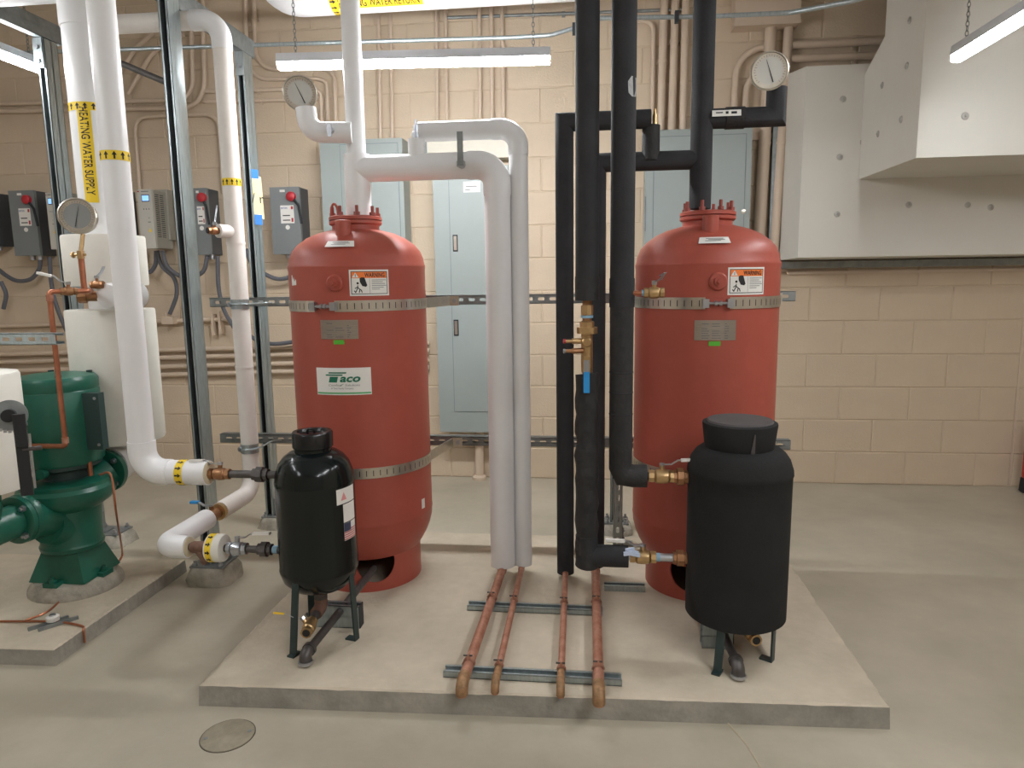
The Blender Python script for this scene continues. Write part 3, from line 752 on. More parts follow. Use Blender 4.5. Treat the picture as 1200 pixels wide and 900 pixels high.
# ------------------------------------------------------------------ white pipes at the left
# long riser with arrow band -> elbow -> glossy vessel upper port
P2x, P2y, P2r = -1.555, BY, .0425
ZP1, ZP2 = .645, .374
t = thing('insulated_pipe', 'white insulated riser bending to the upper port of the glossy black vessel', 'pipe', (P2x, P2y, ZP1))
sleeve(t, [(P2x, P2y, TOP), (P2x, P2y, ZP1), (-1.315, P2y, ZP1)], P2r, WHITE, .075)
MB().tube([(P2x, P2y, ZP1 + .11), (P2x, P2y, ZP1), (P2x + .10, P2y, ZP1)], P2r + .003, .075, 28, 12).build('elbow_cover', WHITE, t)
MB().cyl((-1.318, P2y, ZP1), (-1.3135, P2y, ZP1), P2r - .003, n=28).build('cut_end', CUTEND, t)
arrow_band(t, at(131, 184, P2y) - Vector((0, 0, 0)) + Vector((P2x - at(131, 184, P2y).x, 0, 0)), (0, 0, 1), (0, -1, 0), P2r, 11, .030)
arrow_band(t, (-1.405, P2y, ZP1), (1, 0, 0), (0, -1, 0), P2r, 11, .028)
MB().cyl((-1.33, P2y, ZP1 - .003), (-1.065, P2y, ZP1 - .003), .0135, n=16).build('pipe', BLKSTEEL, t)
valve(t, (-1.276, P2y, ZP1 - .003), (1, 0, 0), .0185, .075, BRONZE, (0, .2, 1), (-1, -.2, 0), .10, PAPER)
union(t, (-1.128, P2y, ZP1 - .003), (1, 0, 0), .022, .055, BLKSTEEL)

# pipe from above, down and forward to the lower port
P3x, P3y, P3r = -1.507, 2.905, .037
ztop = at(200, 25, 2.9).z
t = thing('insulated_pipe', 'white insulated pipe turning down beside the steel posts to the lower vessel port', 'pipe', (P3x, P3y, ZP2))
sleeve(t, [(-2.02, P3y - .005, ztop), (P3x, P3y, ztop), (P3x, P3y, ZP2), (P3x, 2.62, ZP2)], P3r, WHITE2, .085)
MB().tube([(P3x - .12, P3y, ztop), (P3x, P3y, ztop), (P3x, P3y, ztop - .12)], P3r + .0035, .085, 28, 12).build('elbow_cover', WHITE, t)
sleeve(t, [(P3x, 2.52, ZP2), (P3x, BY, ZP2), (P3x + .095, BY, ZP2)], P3r + .003, WHITE, .05)
MB().cyl((P3x, 2.63, ZP2), (P3x, 2.51, ZP2), .02, n=16).build('pipe', BRONZE, t)
MB().cyl((P3x, 2.618, ZP2), (P3x, 2.628, ZP2), P3r - .004, n=24).build('cut_end', CUTEND, t)
MB().cyl((P3x, 2.60, ZP2), (P3x, 2.622, ZP2), .034, n=24).build('valve_collar', BRASS, t)
valve(t, (P3x, 2.565, ZP2), (0, -1, 0), .022, .085, BRONZE, (-.1, 0, 1), (-1, .05, 0), .085, BLUE)
MB().cyl((P3x + .095, BY, ZP2), (P3x + .098, BY, ZP2), P3r - .002, n=24).build('cut_end', CUTEND, t)
arrow_band(t, (P3x, P3y, at(270, 214, 2.9).z), (0, 0, 1), (0, -1, 0), P3r, 12, .030)
for zz in (1.46, .93): MB().lathe([(P3r + .0012, -.006), (P3r + .0022, 0), (P3r + .0012, .006)], (P3x, P3y, zz), n=28).build('seam_tape', WHITE2, t)
# strap clamps to the rails
for zz in (ZR1, ZR2):
    MB().tube([(P3x - .075, RY - .024, zz), (P3x - P3r - .004, RY - .03, zz), (P3x - P3r - .006, P3y - P3r * .8, zz), (P3x, P3y - P3r - .006, zz), (P3x + P3r + .006, P3y - P3r * .8, zz), (P3x + P3r + .004, RY - .03, zz), (P3x + .075, RY - .024, zz)], .004, .03, 8).build('pipe_clip', GALV, t)
    mb = MB(); fn = wrap((P3x, P3y, zz), (0, 0, 1), (0, -1, 0), P3r + .003)
    mb.patch(lift(fn, 0), -P3r * 1.8, P3r * 1.8, -.0205, .0205, 20); mb.build('clip_band', GALV, t)
    MB().lathe([(.011, 0), (.011, .012)], (P3x - P3r * .7, P3y - P3r * .75, zz), (-.5, -1, 0), 6).build('clip_bolt', ZINC, t)
# fittings towards the vessel
MB().cyl((P3x + .09, BY, ZP2), (-1.06, BY, ZP2 - .002), .013, n=16).build('pipe', BLKSTEEL, t)
mb = MB().lathe([(.017, 0), (.021, .01), (.021, .05), (.017, .065)], (P3x + .105, BY, ZP2), (1, 0, 0), 18).cyl((P3x + .125, BY, ZP2), (P3x + .165, BY - .01, ZP2 - .042), .016, n=14).lathe([(.02, 0), (.02, .016)], (P3x + .158, BY - .009, ZP2 - .036), (.04, -.01, -.042), 6)
mb.build('strainer', RUSTY, t)
MB().lathe([(.045, -.03), (.049, -.026), (.049, .02), (.046, .026), (.02, .027)], (-1.305, BY, ZP2), (1, 0, 0), 32).build('insulation_ring', CREAM, t)
arrow_band(t, (-1.316, BY, ZP2), (1, 0, 0), (0, -1, 0), .0488, 11, .022)
v = valve(t, (-1.232, BY, ZP2), (1, 0, 0), .021, .07, ZINC, (0, .1, 1), (1, 0, .05), .12, PAPER)
union(t, (-1.13, BY, ZP2), (1, 0, 0), .022, .05, BLKSTEEL)
MB().cyl((-1.10, BY, ZP2), (-1.083, BY, ZP2), .0142, n=16).build('thread_tape', TEAL, t)
# small drain stub with lever at mid height
pz = at(268, 271, 2.86); pz.x = P3x
sleeve(t, [(P3x, P3y, pz.z), (P3x - .035, P3y - .075, pz.z)], .028, WHITE2, name='stub_insulation')
q = Vector((P3x - .035, P3y - .075, pz.z)); d = Vector((-.5, -.85, .0)).normalized()
v = valve(t, q + d * .02, d, .014, .05, BRONZE, (.3, -.1, 1), (.05, .3, 1), .065, None, 'drain_valve')
MB().cyl(q + d * .045, q + d * .048, .012, n=14).build('stub_bore', BLKRUB, v)

# heating water supply riser with insulated valve covers
P1x, P1y, P1r = -2.055, 2.83, .080
t = thing('heating_supply_pipe', 'thick white riser marked HEATING WATER SUPPLY behind the green pump', 'pipe', (P1x, P1y, .3))
sleeve(t, [(P1x, P1y, 2.54), (P1x, P1y, .52), (P1x, 2.735, .52)], P1r, WHITE, .09, n=36)
zt = at(40, -4, 2.8).z + .062
sleeve(t, [(-4.0, P1y, zt), (P1x, P1y, zt), (P1x + .03, P1y, zt + .005)], P1r * .95, WHITE, 0, 'branch_insulation', 36)
MB().lathe([(P1r + .004, 0), (P1r + .006, .02), (P1r + .006, .09), (P1r + .002, .11)], (P1x, P1y, 2.32), n=36).build('tee_cover', WHITE, t)
def cover(z0, z1, r):
    MB().lathe([(P1r, z0), (r * .98, z0 + .002), (r, z0 + .01), (r, z1 - .01), (r * .98, z1 - .002), (P1r, z1)], (P1x, P1y, 0), n=44).build('valve_cover', CREAM, t)
cover(at(90, 336, P1y).z, at(84, 277, P1y).z, .158)
cover(.62, at(90, 362, P1y).z, .172)
fn = wrap((P1x, P1y, at(96, 178, 2.75).z), (0, 0, 1), Matrix.Rotation(.27, 3, 'Z') @ Vector((0, -1, 0)), P1r)
tp = MB().patch(lift(fn, .0015), -.026, .026, -.20, .18, 4).build('pipe_label', YELLOW, t); tp['label'] = 'yellow label HEATING WATER SUPPLY'
MB().text(lift(fn, .0025), 'HEATING WATER SUPPLY', .032, 0, 0.002, rot=-PI / 2, bold=.012, width=.345).build('lettering', INK, tp)
arrow_band(t, (P1x, P1y, at(93, 126, 2.78).z), (0, 0, 1), (0, -1, 0), P1r, 17, .032)
# capped tapping with bronze fittings towards the room
tz = at(124, 347, 2.6).z; tx = at(121, 347, 2.6).x
MB().lathe([(.055, 0), (.052, .16), (.047, .175), (.03, .18)], (tx + .02, P1y - .05, tz), (-.05, -1, 0), 28).build('tap_insulation', WHITE, t)
MB().cyl((tx + .0, 2.64, tz), (tx - .09, 2.60, tz), .02, n=14).lathe([(.027, 0), (.027, .03)], (tx - .075, 2.607, tz), (-.9, -.4, 0), 8).build('tap_fitting', BRONZE, t)
v = valve(t, (tx - .02, 2.60, tz + .045), (1, .1, 0), .014, .05, BRONZE, (0, 0, 1), (.8, -.2, .5), .05, None, 'tap_valve')

# copper line with gauge cock in front of the pump
cz = at(80, 337, 2.45).z
t = thing('copper_line', 'thin copper tube dropping in front of the green pump motor', 'pipe', (-1.96, 2.36, .69))
c1 = at(103, 341, 2.5); c2 = at(57, 338, 2.40); c2.z = c1.z; c3 = at(69.5, 526, 2.36); c3.x = c2.x; c3.y = c2.y; c4 = at(20, 533, 2.36); c4.z = c3.z; c4.y = c2.y
MB().tube([(tx - .05, 2.60, c1.z), c1, c2, c3, c4], .0095, .014, 14, 6).build('tube', COPPER, t)
for p, a in ((c2, (0, 0, -1)), (c3, (0, 0, 1))):
    MB().cyl(vec(p) + vec(a) * .012, vec(p) + vec(a) * .034, .0122, n=14).build('elbow_socket', COPPEROLD, t)
mc = (c1 + c2) / 2
valve(t, mc, (c1 - c2), .014, .055, BRONZE, (0, 0, 1), (-1, -.1, .25), .11, PAPER, 'isolation_valve')
g1 = at(99, 341, 2.5); g2 = at(94, 297, 2.5)
MB().cyl(g1, (g1.x, g1.y, g2.z - .01), .0105, n=14).build('gauge_tube', COPPER, t)
gz = g2.z
MB().cyl((g1.x, g1.y, gz - .055), (g1.x, g1.y, gz + .005), .0085, n=12).lathe([(.013, 0), (.013, .03)], (g1.x, g1.y, gz - .02), (0, 0, 1), 8).cyl((g1.x - .03, g1.y, gz - .005), (g1.x + .02, g1.y, gz - .005), .005, n=10).lathe([(.012, 0), (.012, .006)], (g1.x - .034, g1.y, gz - .005), (1, 0, 0), 8).build('gauge_cock', BRASS, t)
def gauge(c, d, R, label, face, ndl):
    """round dial facing direction d"""
    t = thing('dial_gauge', label, 'gauge', c)
    a = vec(d).normalized(); c = vec(c)
    MB().lathe([(R * .94, -.038), (R * .97, -.03), (R * .97, -.006), (R, -.004), (R, .004), (R * .93, .006), (R * .9, .001), (R * .5, .0)], c, a, 40, cap1=False).build('case', STEEL, t)
    MB().lathe([(R * .92, .0005), (0, .0005)], c, a, 40, cap0=False, cap1=False).build('dial', face, t)
    up = Vector((0, 0, 1)); rg = up.cross(a) * 1; rg = (-a).cross(up) * -1; rg = up.cross(a).normalized(); u2 = a.cross(rg)
    fn = flat(c, rg, u2)
    tk = MB()
    for k in range(28):
        th = math.radians(225 - k * 10); r0 = R * (.70 if k % 3 == 0 else .75)
        dx, dy = math.cos(th), math.sin(th); nx, ny = -dy * R * .012, dx * R * .012
        tk.poly(lift(fn, .0012), [(dx * r0 - nx, dy * r0 - ny), (dx * R * .82 - nx, dy * R * .82 - ny), (dx * R * .82 + nx, dy * R * .82 + ny), (dx * r0 + nx, dy * r0 + ny)])
    tk.build('scale_marks', GREYINK, t)
    dx, dy = math.cos(ndl), math.sin(ndl); nx, ny = -dy * R * .03, dx * R * .03
    MB().poly(lift(fn, .003), [(-dx * R * .62 - nx, -dy * R * .62 - ny), (dx * R * .6 - nx * .3, dy * R * .6 - ny * .3), (dx * R * .6 + nx * .3, dy * R * .6 + ny * .3), (-dx * R * .62 + nx, -dy * R * .62 + ny)]).build('needle', INK, t)
    return t
gc = at(90.5, 253, 2.5)
g = gauge(gc, (.45, -1, .05), .066, 'round grey dial gauge on copper stem before the supply riser', GLASSD, math.radians(78))
MB().cyl(gc - Vector((-.006, -.013, .066)), (g1.x, g1.y, gz), .0075, n=12).build('stem', BRASS, g)

# ------------------------------------------------------------------ green pump
GX, GY = -2.125, 2.56
t = thing('inline_pump', 'green vertical inline pump with bolted flanges', 'pump', (GX, GY, HQ))
MB().lathe([(.175, HQ), (.172, HQ + .02), (.15, HQ + .05), (.12, HQ + .055)], (GX, GY, 0), n=28).build('grout_bed', GROUT, t)
bs = MB(); n = 4
bot = [(GX - .12, GY - .11), (GX + .12, GY - .11), (GX + .12, GY + .11), (GX - .12, GY + .11)]; topc = [(GX - .075, GY - .075), (GX + .075, GY - .075), (GX + .075, GY + .075), (GX - .075, GY + .075)]
bs.add([(x, y, .115) for x, y in bot] + [(x, y, .24) for x, y in topc], [(3, 2, 1, 0), (4, 5, 6, 7), (0, 1, 5, 4), (1, 2, 6, 5), (2, 3, 7, 6), (3, 0, 4, 7)])
bs.bx(GX - .145, GX + .145, GY - .03, GY + .03, .108, .128).bx(GX - .03, GX + .03, GY - .145, GY + .145, .108, .128)
bs.build('base', PUMP, t, smooth=False)
for a in range(4):
    x, y = GX + .128 * math.cos(a * PI / 2), GY + .128 * math.sin(a * PI / 2)
    MB().cyl((x, y, .12), (x, y, .15), .008, n=8).lathe([(.014, 0), (.014, .012)], (x, y, .128), (0, 0, 1), 6).build('anchor_bolt', PUMP, t)
MB().lathe([(.08, .22), (.115, .235), (.118, .25), (.112, .26), (.118, .40), (.16, .43), (.176, .455), (.176, .485), (.165, .50), (.165, .515), (.12, .525)], (GX, GY, 0), n=48).build('volute', PUMP, t)
MB().lathe([(.10, .51), (.085, .53), (.085, .56), (.135, .575), (.14, .60)], (GX, GY, 0), n=40).build('motor_bracket', PUMPD, t)
MB().lathe([(.14, .59), (.148, .60), (.148, .635), (.151, .64), (.151, .88), (.148, .885), (.150, .89), (.150, .925), (.14, .938), (.10, .945), (.05, .95)], (GX, GY, 0), n=56).build('motor', PUMP, t, angle=40)
for k in range(4):
    a = PI / 4 + k * PI / 2
    MB().lathe([(.011, 0), (.011, .012)], (GX + .12 * math.cos(a), GY + .12 * math.sin(a), .938), (0, 0, 1), 6).build('cap_bolt', PUMPD, t)
jb = MB().bx(GX + .13, GX + .212, GY - .045, GY - .012, .65, .875).build('junction_box', PUMPD, t)
for z in (.67, .855): MB().lathe([(.006, 0), (.006, .003)], (GX + .196, GY - .045, z), (0, -1, 0), 10).build('screw', ZINC, jb)
fn = wrap((GX, GY, .80), (0, 0, 1), Matrix.Rotation(-.38, 3, 'Z') @ Vector((0, -1, 0)), .1515)
MB().patch(lift(fn, .001), -.05, .03, -.012, .012, 6).build('motor_sticker', PAPER, t)
MB().patch(lift(fn, .0016), .014, .026, -.006, .006, 1).patch(lift(fn, .0016), -.03, .005, .001, .004, 3).build('sticker_print', GREYINK, t)
def flange(c, d, R, nm, ang0, side):
    a = vec(d).normalized(); c = vec(c)
    f_ = MB().lathe([(R, -.014), (R, .008), (R * .98, .011), (R * .62, .013)], c, a, 44).build(nm, PUMP, t)
    A, r_, t_ = frame(a)
    for k in range(4):
        th = ang0 + k * PI / 2; p = c + (r_ * math.cos(th) + t_ * math.sin(th)) * R * .78
        MB().cyl(p - a * .03, p + a * .03, .007, n=8).lathe([(.0125, .0), (.0125, .011)], p + a * .012, a, 6).lathe([(.0125, .0), (.0125, .011)], p - a * .016, -a, 6).build('flange_bolt', ZINC, f_)
fd = Vector((GX + .05, GY + .115, .512))
flange((-2.035, 2.69, .515), (.05, 1, 0), .088, 'discharge_flange', PI / 4, 1)
MB().tube([(GX + .03, GY, .46), (-2.06, 2.64, .49), (-2.035, 2.69, .515)], [.08, .07, .062] * 1 if False else .066, .0, 24).build('discharge_neck', PUMP, t)
sc = at(26, 607, 2.33)
flange((sc.x, sc.y, sc.z), (-.12, -1, 0), .092, 'suction_flange', PI / 4, -1)
MB().tube([(GX, GY, .345), (sc.x, sc.y, sc.z)], .068, 0, 24).build('suction_neck', PUMP, t)
MB().cyl((GX, GY - .03, .33), (GX, GY - .12, .36), .10, .07, n=30).build('suction_boss', PUMP, t)
MB().cyl((GX + .02, GY - .155, .575), (GX + .02, GY - .13, .575), .02, n=20).cyl((GX + .0, GY - .145, .55), (GX + .0, GY - .145, .58), .006, n=8).build('drain_lip', PUMP, t)
MB().cyl((GX + .135, GY - .03, .64), (GX + .135, GY - .03, .54), .009, n=12).build('copper_drop', COPPER, t)
# suction pipe painted green (continues out of view)
s2 = Vector((sc.x - .03, sc.y - .22, sc.z - .01))
t2 = thing('suction_pipe', 'green painted pipe stub bolted to the pump suction flange', 'pipe', s2)
MB().tube([(sc.x - .003, sc.y - .016, sc.z), s2, (s2.x - .8, s2.y - .05, s2.z)], .062, .08, 28).build('pipe', PUMP, t2)
mf_ = MB().lathe([(.09, 0), (.09, .018), (.086, .021), (.064, .023)], (sc.x - .002, sc.y - .013, sc.z), (-.12, -1, 0), 40).build('mating_flange', PUMP, t2)
A_, r__, t__ = frame((-.12, -1, 0))
for k in range(4):
    th = PI / 4 + k * PI / 2; p = Vector((sc.x - .004, sc.y - .034, sc.z)) + (r__ * math.cos(th) + t__ * math.sin(th)) * .073
    MB().lathe([(.013, 0), (.013, .010), (.007, .011), (.007, .02)], p, A_, 6).build('flange_nut', ZINC, mf_)
# seal-flush tubing: thin copper from casing to pad edge
t3 = thing('flush_tubing', 'thin copper tubing from the pump lying across its concrete pad', 'tubing', (-2.0, 2.3, HQ))
a0 = at(117, 556, 2.44); a1 = at(130, 557, 2.43); a2 = at(136, 600, 2.42); b1 = onz(141, 655, HQ + .004); b0 = at(143, 645, b1.y)
pts = [a0, a1, a2, b0, b1] + [onz(x, y, HQ + .004) for x, y in ((128, 672), (90, 690), (75, 700), (55, 717), (30, 727))]
MB().sweep(spline(pts, 6), .0042, 8).build('tube', COPPER, t3)
pts = [onz(x, y, HQ + .006) for x, y in ((-20, 728), (20, 728), (50, 728), (72, 729))]; e = onz(83, 735, HQ + .006)
pts += [Vector((-1.842, e.y + .012, HQ + .006)), Vector((-1.824, e.y - .004, HQ - .006)), Vector((-1.823, e.y - .006, .012))]
MB().sweep(spline(pts, 5), .0042, 8).build('tube', COPPER, t3)
# clip lying on the pad
c = onz(62, 732, HQ)
t4 = thing('tubing_clip', 'small strut clip and round pad lying on the pump pad', 'clip', (c.x, c.y, HQ))
for o, l in ((-.022, .11), (.018, .12)):
    p0 = c + Vector((o - .03, -.055, 0)); p1 = c + Vector((o + .045, .05, 0)); d = (p1 - p0); u = d.normalized(); sd = Vector((-u.y, u.x, 0))
    MB().box((p0 + p1) / 2 + Vector((0, 0, .007)), (d.length, .010, .012), (u, sd, Vector((0, 0, 1)))).build('bar', GALVD, t4)
MB().lathe([(.021, .014), (.022, .018), (.022, .03), (.016, .034)], (c.x - .002, c.y + .005, HQ), n=24).build('round_pad', PAPER, t4)
MB().lathe([(.012, .034), (.010, .038)], (c.x - .002, c.y + .005, HQ), n=18).build('pad_button', ZINC, t4)
# insulated riser at the left border with butterfly valve lever
lx = at(24, 440, 2.12).x - .165 - .055
t5 = thing('insulated_riser', 'cream insulated riser with a toothed valve quadrant and black lever', 'pipe', (lx, 2.12, .55))
MB().lathe([(.10, .60), (.16, .605), (.165, .62), (.165, .995), (.16, 1.003), (.085, 1.006)], (lx, 2.12, 0), n=44).build('insulation', CREAM, t5)
sleeve(t5, [(lx - .05, 2.12, .99), (lx - .05, 2.12, 1.10), (-4.0, 2.12, 1.10)], .085, CREAM, .09, 'neck')
MB().tube([(lx, 2.12, .62), (lx, 2.12, .46), (lx - .6, 2.10, .45)], .07, .08, 24).build('lower_elbow', PUMP, t5)
q = at(11, 487, 1.955); ax = Vector((.55, -.8, .1)).normalized()
MB().lathe([(.016, -.04), (.016, .0)], q, ax, 16).lathe([(.048, -.012), (.048, -.004)], q, ax, 40).build('quadrant', GALVD, t5)
tm = MB(); A, r_, tt = frame(ax)
for k in range(9):
    th = math.radians(120 + k * 14); p = q + (r_ * math.cos(th) + tt * math.sin(th)) * .05
    tm.box(p - ax * .008, (.009, .009, .008), (r_, tt, ax))
tm.build('teeth', ZINC, t5)
h0 = at(22, 489, 1.93); h1 = at(32, 578, 1.92)
d = (h1 - h0).normalized(); sd = d.cross(ax).normalized()
MB().cyl(q - ax * .02, q + ax * .025, .02, n=18).cyl(h0 - d * .01, h0 + d * .09, .017, n=18).build('lever_hub', BLKRUB, t5)
MB().box((h0 + h1) / 2 + d * .03, ((h1 - h0).length * .8, .032, .012), (d, sd, d.cross(sd))).build('lever', BLKRUB, t5)
MB().cyl(h0 + d * .10 + sd * .0, h0 + d * .10 - sd * .05, .007, n=10).build('latch_pin', BLKSTEEL, t5)
MB().box((h0 + h1) / 2 + d * .02 - sd * .022, (.17, .006, .006), (d, sd, d.cross(sd))).build('latch_rod', ZINC, t5)
# short slotted rail at the left border
zr = at(40, 397, 2.33).z; xe = at(70, 397, 2.33).x
tag(strut((-3.2, 2.31, zr), (xe, 2.31, zr), (0, 0, 1)).build('strut_rail', GALV, None, (xe, 2.31, zr), smooth=False), 'slotted steel rail end crossing the thin copper tube', 'strut')

# ------------------------------------------------------------------ white pipes on the labelled tank
t = thing('insulated_pipe', 'white insulated riser and elbowed branch above the tank with brand label', 'pipe', (TX + .02, TY, 1.55))
Wx = -.918; z1 = 1.728; W1x = -.366
sleeve(t, [(Wx, TY, TOP), (Wx, TY, z1)], .0365, WHITE, 0)
sleeve(t, [(Wx, TY, z1 + .055), (Wx, TY, 1.545)], .050, WHITE, 0, 'tee_insulation', 32)
sleeve(t, [(Wx, TY, z1), (W1x, TY, z1), (W1x, TY, .118)], .0505, WHITE, .075, 'branch_insulation', 36)
MB().tube([(W1x - .11, TY, z1), (W1x, TY, z1), (W1x, TY, z1 - .11)], .0535, .075, 36, 14).build('elbow_cover', WHITE, t)
MB().lathe([(.0535, -.006), (.053, .006)], (W1x, TY, z1 - .11), n=36, cap0=False, cap1=False).build('elbow_seam', WHITE, t)
# valve stub between the two branches
sx = at(488, 170, TY).x
sleeve(t, [(sx, TY, z1), (sx, TY, at(488, 163, TY).z)], .033, WHITE, 0, 'stub_insulation')
zz = at(488, 163, TY).z
MB().cyl((sx, TY, zz - .002), (sx, TY, zz + .05), .011, n=12).cyl((sx, TY, zz + .05), (sx, TY, zz + .072), .005, n=8).build('vent_stem', ZINC, t)
lx2 = at(541, 190, TY - .06).x; lz = at(541, 193, TY - .06).z
v = MB().cyl((lx2, TY - .03, lz), (lx2, TY - .075, lz), .013, n=12).lathe([(.018, 0), (.018, .014)], (lx2 - .0, TY - .07, lz), (0, -1, 0), 6).build('vent_valve', ZINC, t)
MB().bx(lx2 - .011, lx2 + .011, TY - .088, TY - .084, lz - .006, lz + .115).build('lever', GALVD, v)
# gauge elbow left of riser
ge = [(Wx, TY - .02, at(390, 155, TY - .06).z), (at(362, 155, TY - .08).x, TY - .08, at(362, 155, TY - .08).z), (at(358, 120, TY - .08).x, TY - .08, at(352, 127, TY - .08).z)]
ge[0] = (Wx, TY - .045, ge[1][2])
sleeve(t, ge, .0385, WHITE, .055, 'gauge_elbow_insulation')
vx = at(389, 155, TY - .09)
MB().cyl((vx.x, TY - .085, ge[1][2]), (vx.x, TY - .115, ge[1][2]), .012, n=12).bx(vx.x - .008, vx.x + .008, TY - .118, TY - .112, ge[1][2] - .025, ge[1][2] + .02).build('gauge_valve', ZINC, t)
fn = wrap((vx.x - .05, TY - .062, ge[1][2]), (1, 0, 0), (0, -1, 0), .036)
MB().patch(lift(fn, .004), -.008, .008, -.03, .03, 4).build('valve_tag', GALVD, t)
gauge(at(351.5, 109, TY - .09), (.35, -1, -.12), .064, 'round dial gauge on a white elbow below the strip light', GLASS, math.radians(115))

t = thing('insulated_pipe', 'slimmer white insulated pipe behind the elbowed branch, dropping to the floor', 'pipe', (-.292, 2.805, .1))
z2 = at(540, 153, 2.805).z; W2x = at(610, 400, 2.805).x
sleeve(t, [(at(491, 152, 2.805).x, 2.805, z2), (W2x, 2.805, z2), (W2x, 2.805, .112)], .0370, WHITE, .07, 'insulation', 32)
MB().tube([(W2x - .10, 2.805, z2), (W2x, 2.805, z2), (W2x, 2.805, z2 - .10)], .0395, .07, 32, 14).build('elbow_cover', WHITE, t)
MB().cyl((sx, 2.805, z2), (sx, TY, z2 - .02), .02, n=16).build('cross_connection', WHITE, t)

# ------------------------------------------------------------------ black foam pipes
t = thing('foam_pipe', 'black foam pipe rising from the tank behind the foam-wrapped vessel', 'pipe', (.402, UY, 1.54))
K5x = .402
sleeve(t, [(K5x, UY, TOP), (K5x, UY, 1.545)], .0405, FOAM, 0)
gz5 = at(870, 138, UY).z; gx5 = at(913, 138, UY).x
MB().miter([(K5x, UY, gz5), (gx5 - .012, UY, gz5), (gx5 - .012, UY, at(910, 103, UY).z)], .036).build('gauge_branch', FOAM, t)
MB().cyl((at(850, 138, UY).x, UY, gz5), (at(872, 138, UY).x, UY, gz5), .0395, n=24).build('branch_sleeve', FOAM2, t)
fn = wrap((at(848, 133, UY).x, UY, gz5), (1, 0, 0), (0, -1, .25), .041)
h = MB().patch(lift(fn, .003), -.011, .011, -.048, .055, 5).build('lever_tag', PAPER, t)
MB().patch(lift(fn, .004), -.005, .004, .0, .01).patch(lift(fn, .004), -.003, .001, -.035, -.01).patch(lift(fn, .004), -.004, .004, .02, .04).build('tag_print', INK, h)
z3 = at(820, 187, UY).z
MB().miter([(K5x, UY, z3), (.0155, UY, z3), (.0155, UY, .118)], .0355).build('cross_branch', FOAM, t)
# connecting riser to the higher foam line
tx3 = at(763, 165, UY - .02).x
MB().cyl((tx3, UY - .012, z3), (tx3, UY - .012, at(763, 146, UY - .03).z), .033, n=24).build('tee_sleeve', FOAM2, t)
zz = at(763, 146, UY - .03).z
MB().cyl((tx3 + .012, UY - .03, zz - .005), (tx3 + .012, UY - .03, zz + .035), .0085, n=12).cyl((tx3 + .012, UY - .03, zz + .03), (tx3 + .012, UY - .03, zz + .055), .006, n=8).build('brass_vent', BRASS, t)
t = thing('foam_pipe', 'straight black foam pipe nearest the white pipes, elbowed over to a tee', 'pipe', (-.107, 2.77, .1))
K1x = -.107; z4 = at(720, 141, 2.77).z
MB().miter([(at(766, 140, 2.77).x - .01, 2.77, z4), (K1x, 2.77, z4), (K1x, 2.77, .095)], .0345).build('insulation', FOAM, t)
# front pipes
K2x, K4x, KY = -.017, .092, DY
t = thing('foam_pipe', 'black foam riser with brass balancing valve feeding the lower vessel port', 'pipe', (K2x, KY, .38))
zv1, zv0 = at(688, 352, KY).z, at(688, 438, KY).z
ZQ1, ZQ2 = at(770, 558, KY).z, at(770, 653, KY).z
sleeve(t, [(K2x, KY, TOP), (K2x, KY, zv1)], .0365, FOAM, 0)
sleeve(t, [(K2x, KY, zv1 + .075), (K2x, KY, zv1 + .0)], .038, FOAM2, 0, 'lap_sleeve')
P = [(K2x, KY, zv0), (K2x + .001, KY, .62), (K2x, KY, ZQ2)]
MB().sweep([vec((K2x + .0025 * math.sin(i * 1.7), KY + .002 * math.cos(i * 2.3), zv0 + (ZQ2 - .036 - zv0) * i / 24)) for i in range(25)], [.037 + .0022 * math.sin(i * 2.1) + .001 * math.sin(i * 5.3) for i in range(25)], 28).build('wrinkled_sleeve', FOAM2, t)
MB().miter([(K2x, KY, ZQ2 + .07), (K2x, KY, ZQ2), (K2x + .137, KY, ZQ2)], .0365).build('elbow_sleeve', FOAM, t)
MB().cyl((K2x, KY, zv0 - .02), (K2x, KY, zv1 + .02), .0145, n=16).build('pipe', BRONZE, t)
b = MB().lathe([(.019, 0), (.019, .03)], (K2x, KY, zv1 - .045), (0, 0, 1), 8)
b.lathe([(.016, 0), (.023, .004), (.023, .03), (.016, .034)], (K2x, KY, zv1 - .098), (0, 0, 1), 8).lathe([(.033, 0), (.033, .02)], (K2x, KY - .004, zv1 - .104), (0, 0, 1), 24)
b.lathe([(.018, 0), (.019, .06), (.018, .13)], (K2x, KY, zv0 + .005), (0, 0, 1), 20)
b.lathe([(.016, 0), (.016, .03), (.012, .034)], (K2x, KY, zv1 - .13), (0, -1, 0), 16)
bv = b.build('balancing_valve', BRASS, t)
MB().cyl((K2x, KY, zv1 - .047), (K2x, KY, zv1 - .055), .0195, n=16).build('thread_tape', TEAL, t)
for k in (0, 1):
    zz = zv1 - .127 - k * .031
    MB().cyl((K2x - .012, KY - .012, zz), (K2x - .046, KY - .02, zz), .009, n=12).cyl((K2x - .044, KY - .02, zz), (K2x - .07, KY - .025, zz), .006, n=12).build('test_port', BRONZE if k else BRASS, bv)
    MB().cyl((K2x - .068, KY - .0246, zz), (K2x - .074, KY - .026, zz), .0075, n=12).build('port_cap', REDK if k == 0 else GALVD, bv)
MB().bx(K2x - .009, K2x + .011, KY - .03, KY - .018, zv1 - .215, zv1 - .175).build('handle_boss', BRASS, bv)
MB().bx(K2x - .010, K2x + .008, KY - .046, KY - .042, zv1 - .275, zv1 - .185).lathe([(.008, 0), (.008, .008)], (K2x - .001, KY - .044, zv1 - .198), (0, -1, 0), 6).build('lever', ZINC, bv)
MB().bx(K2x - .010, K2x + .009, KY - .050, KY - .039, zv1 - .288, zv1 - .222).build('lever_grip', BLUE, bv)
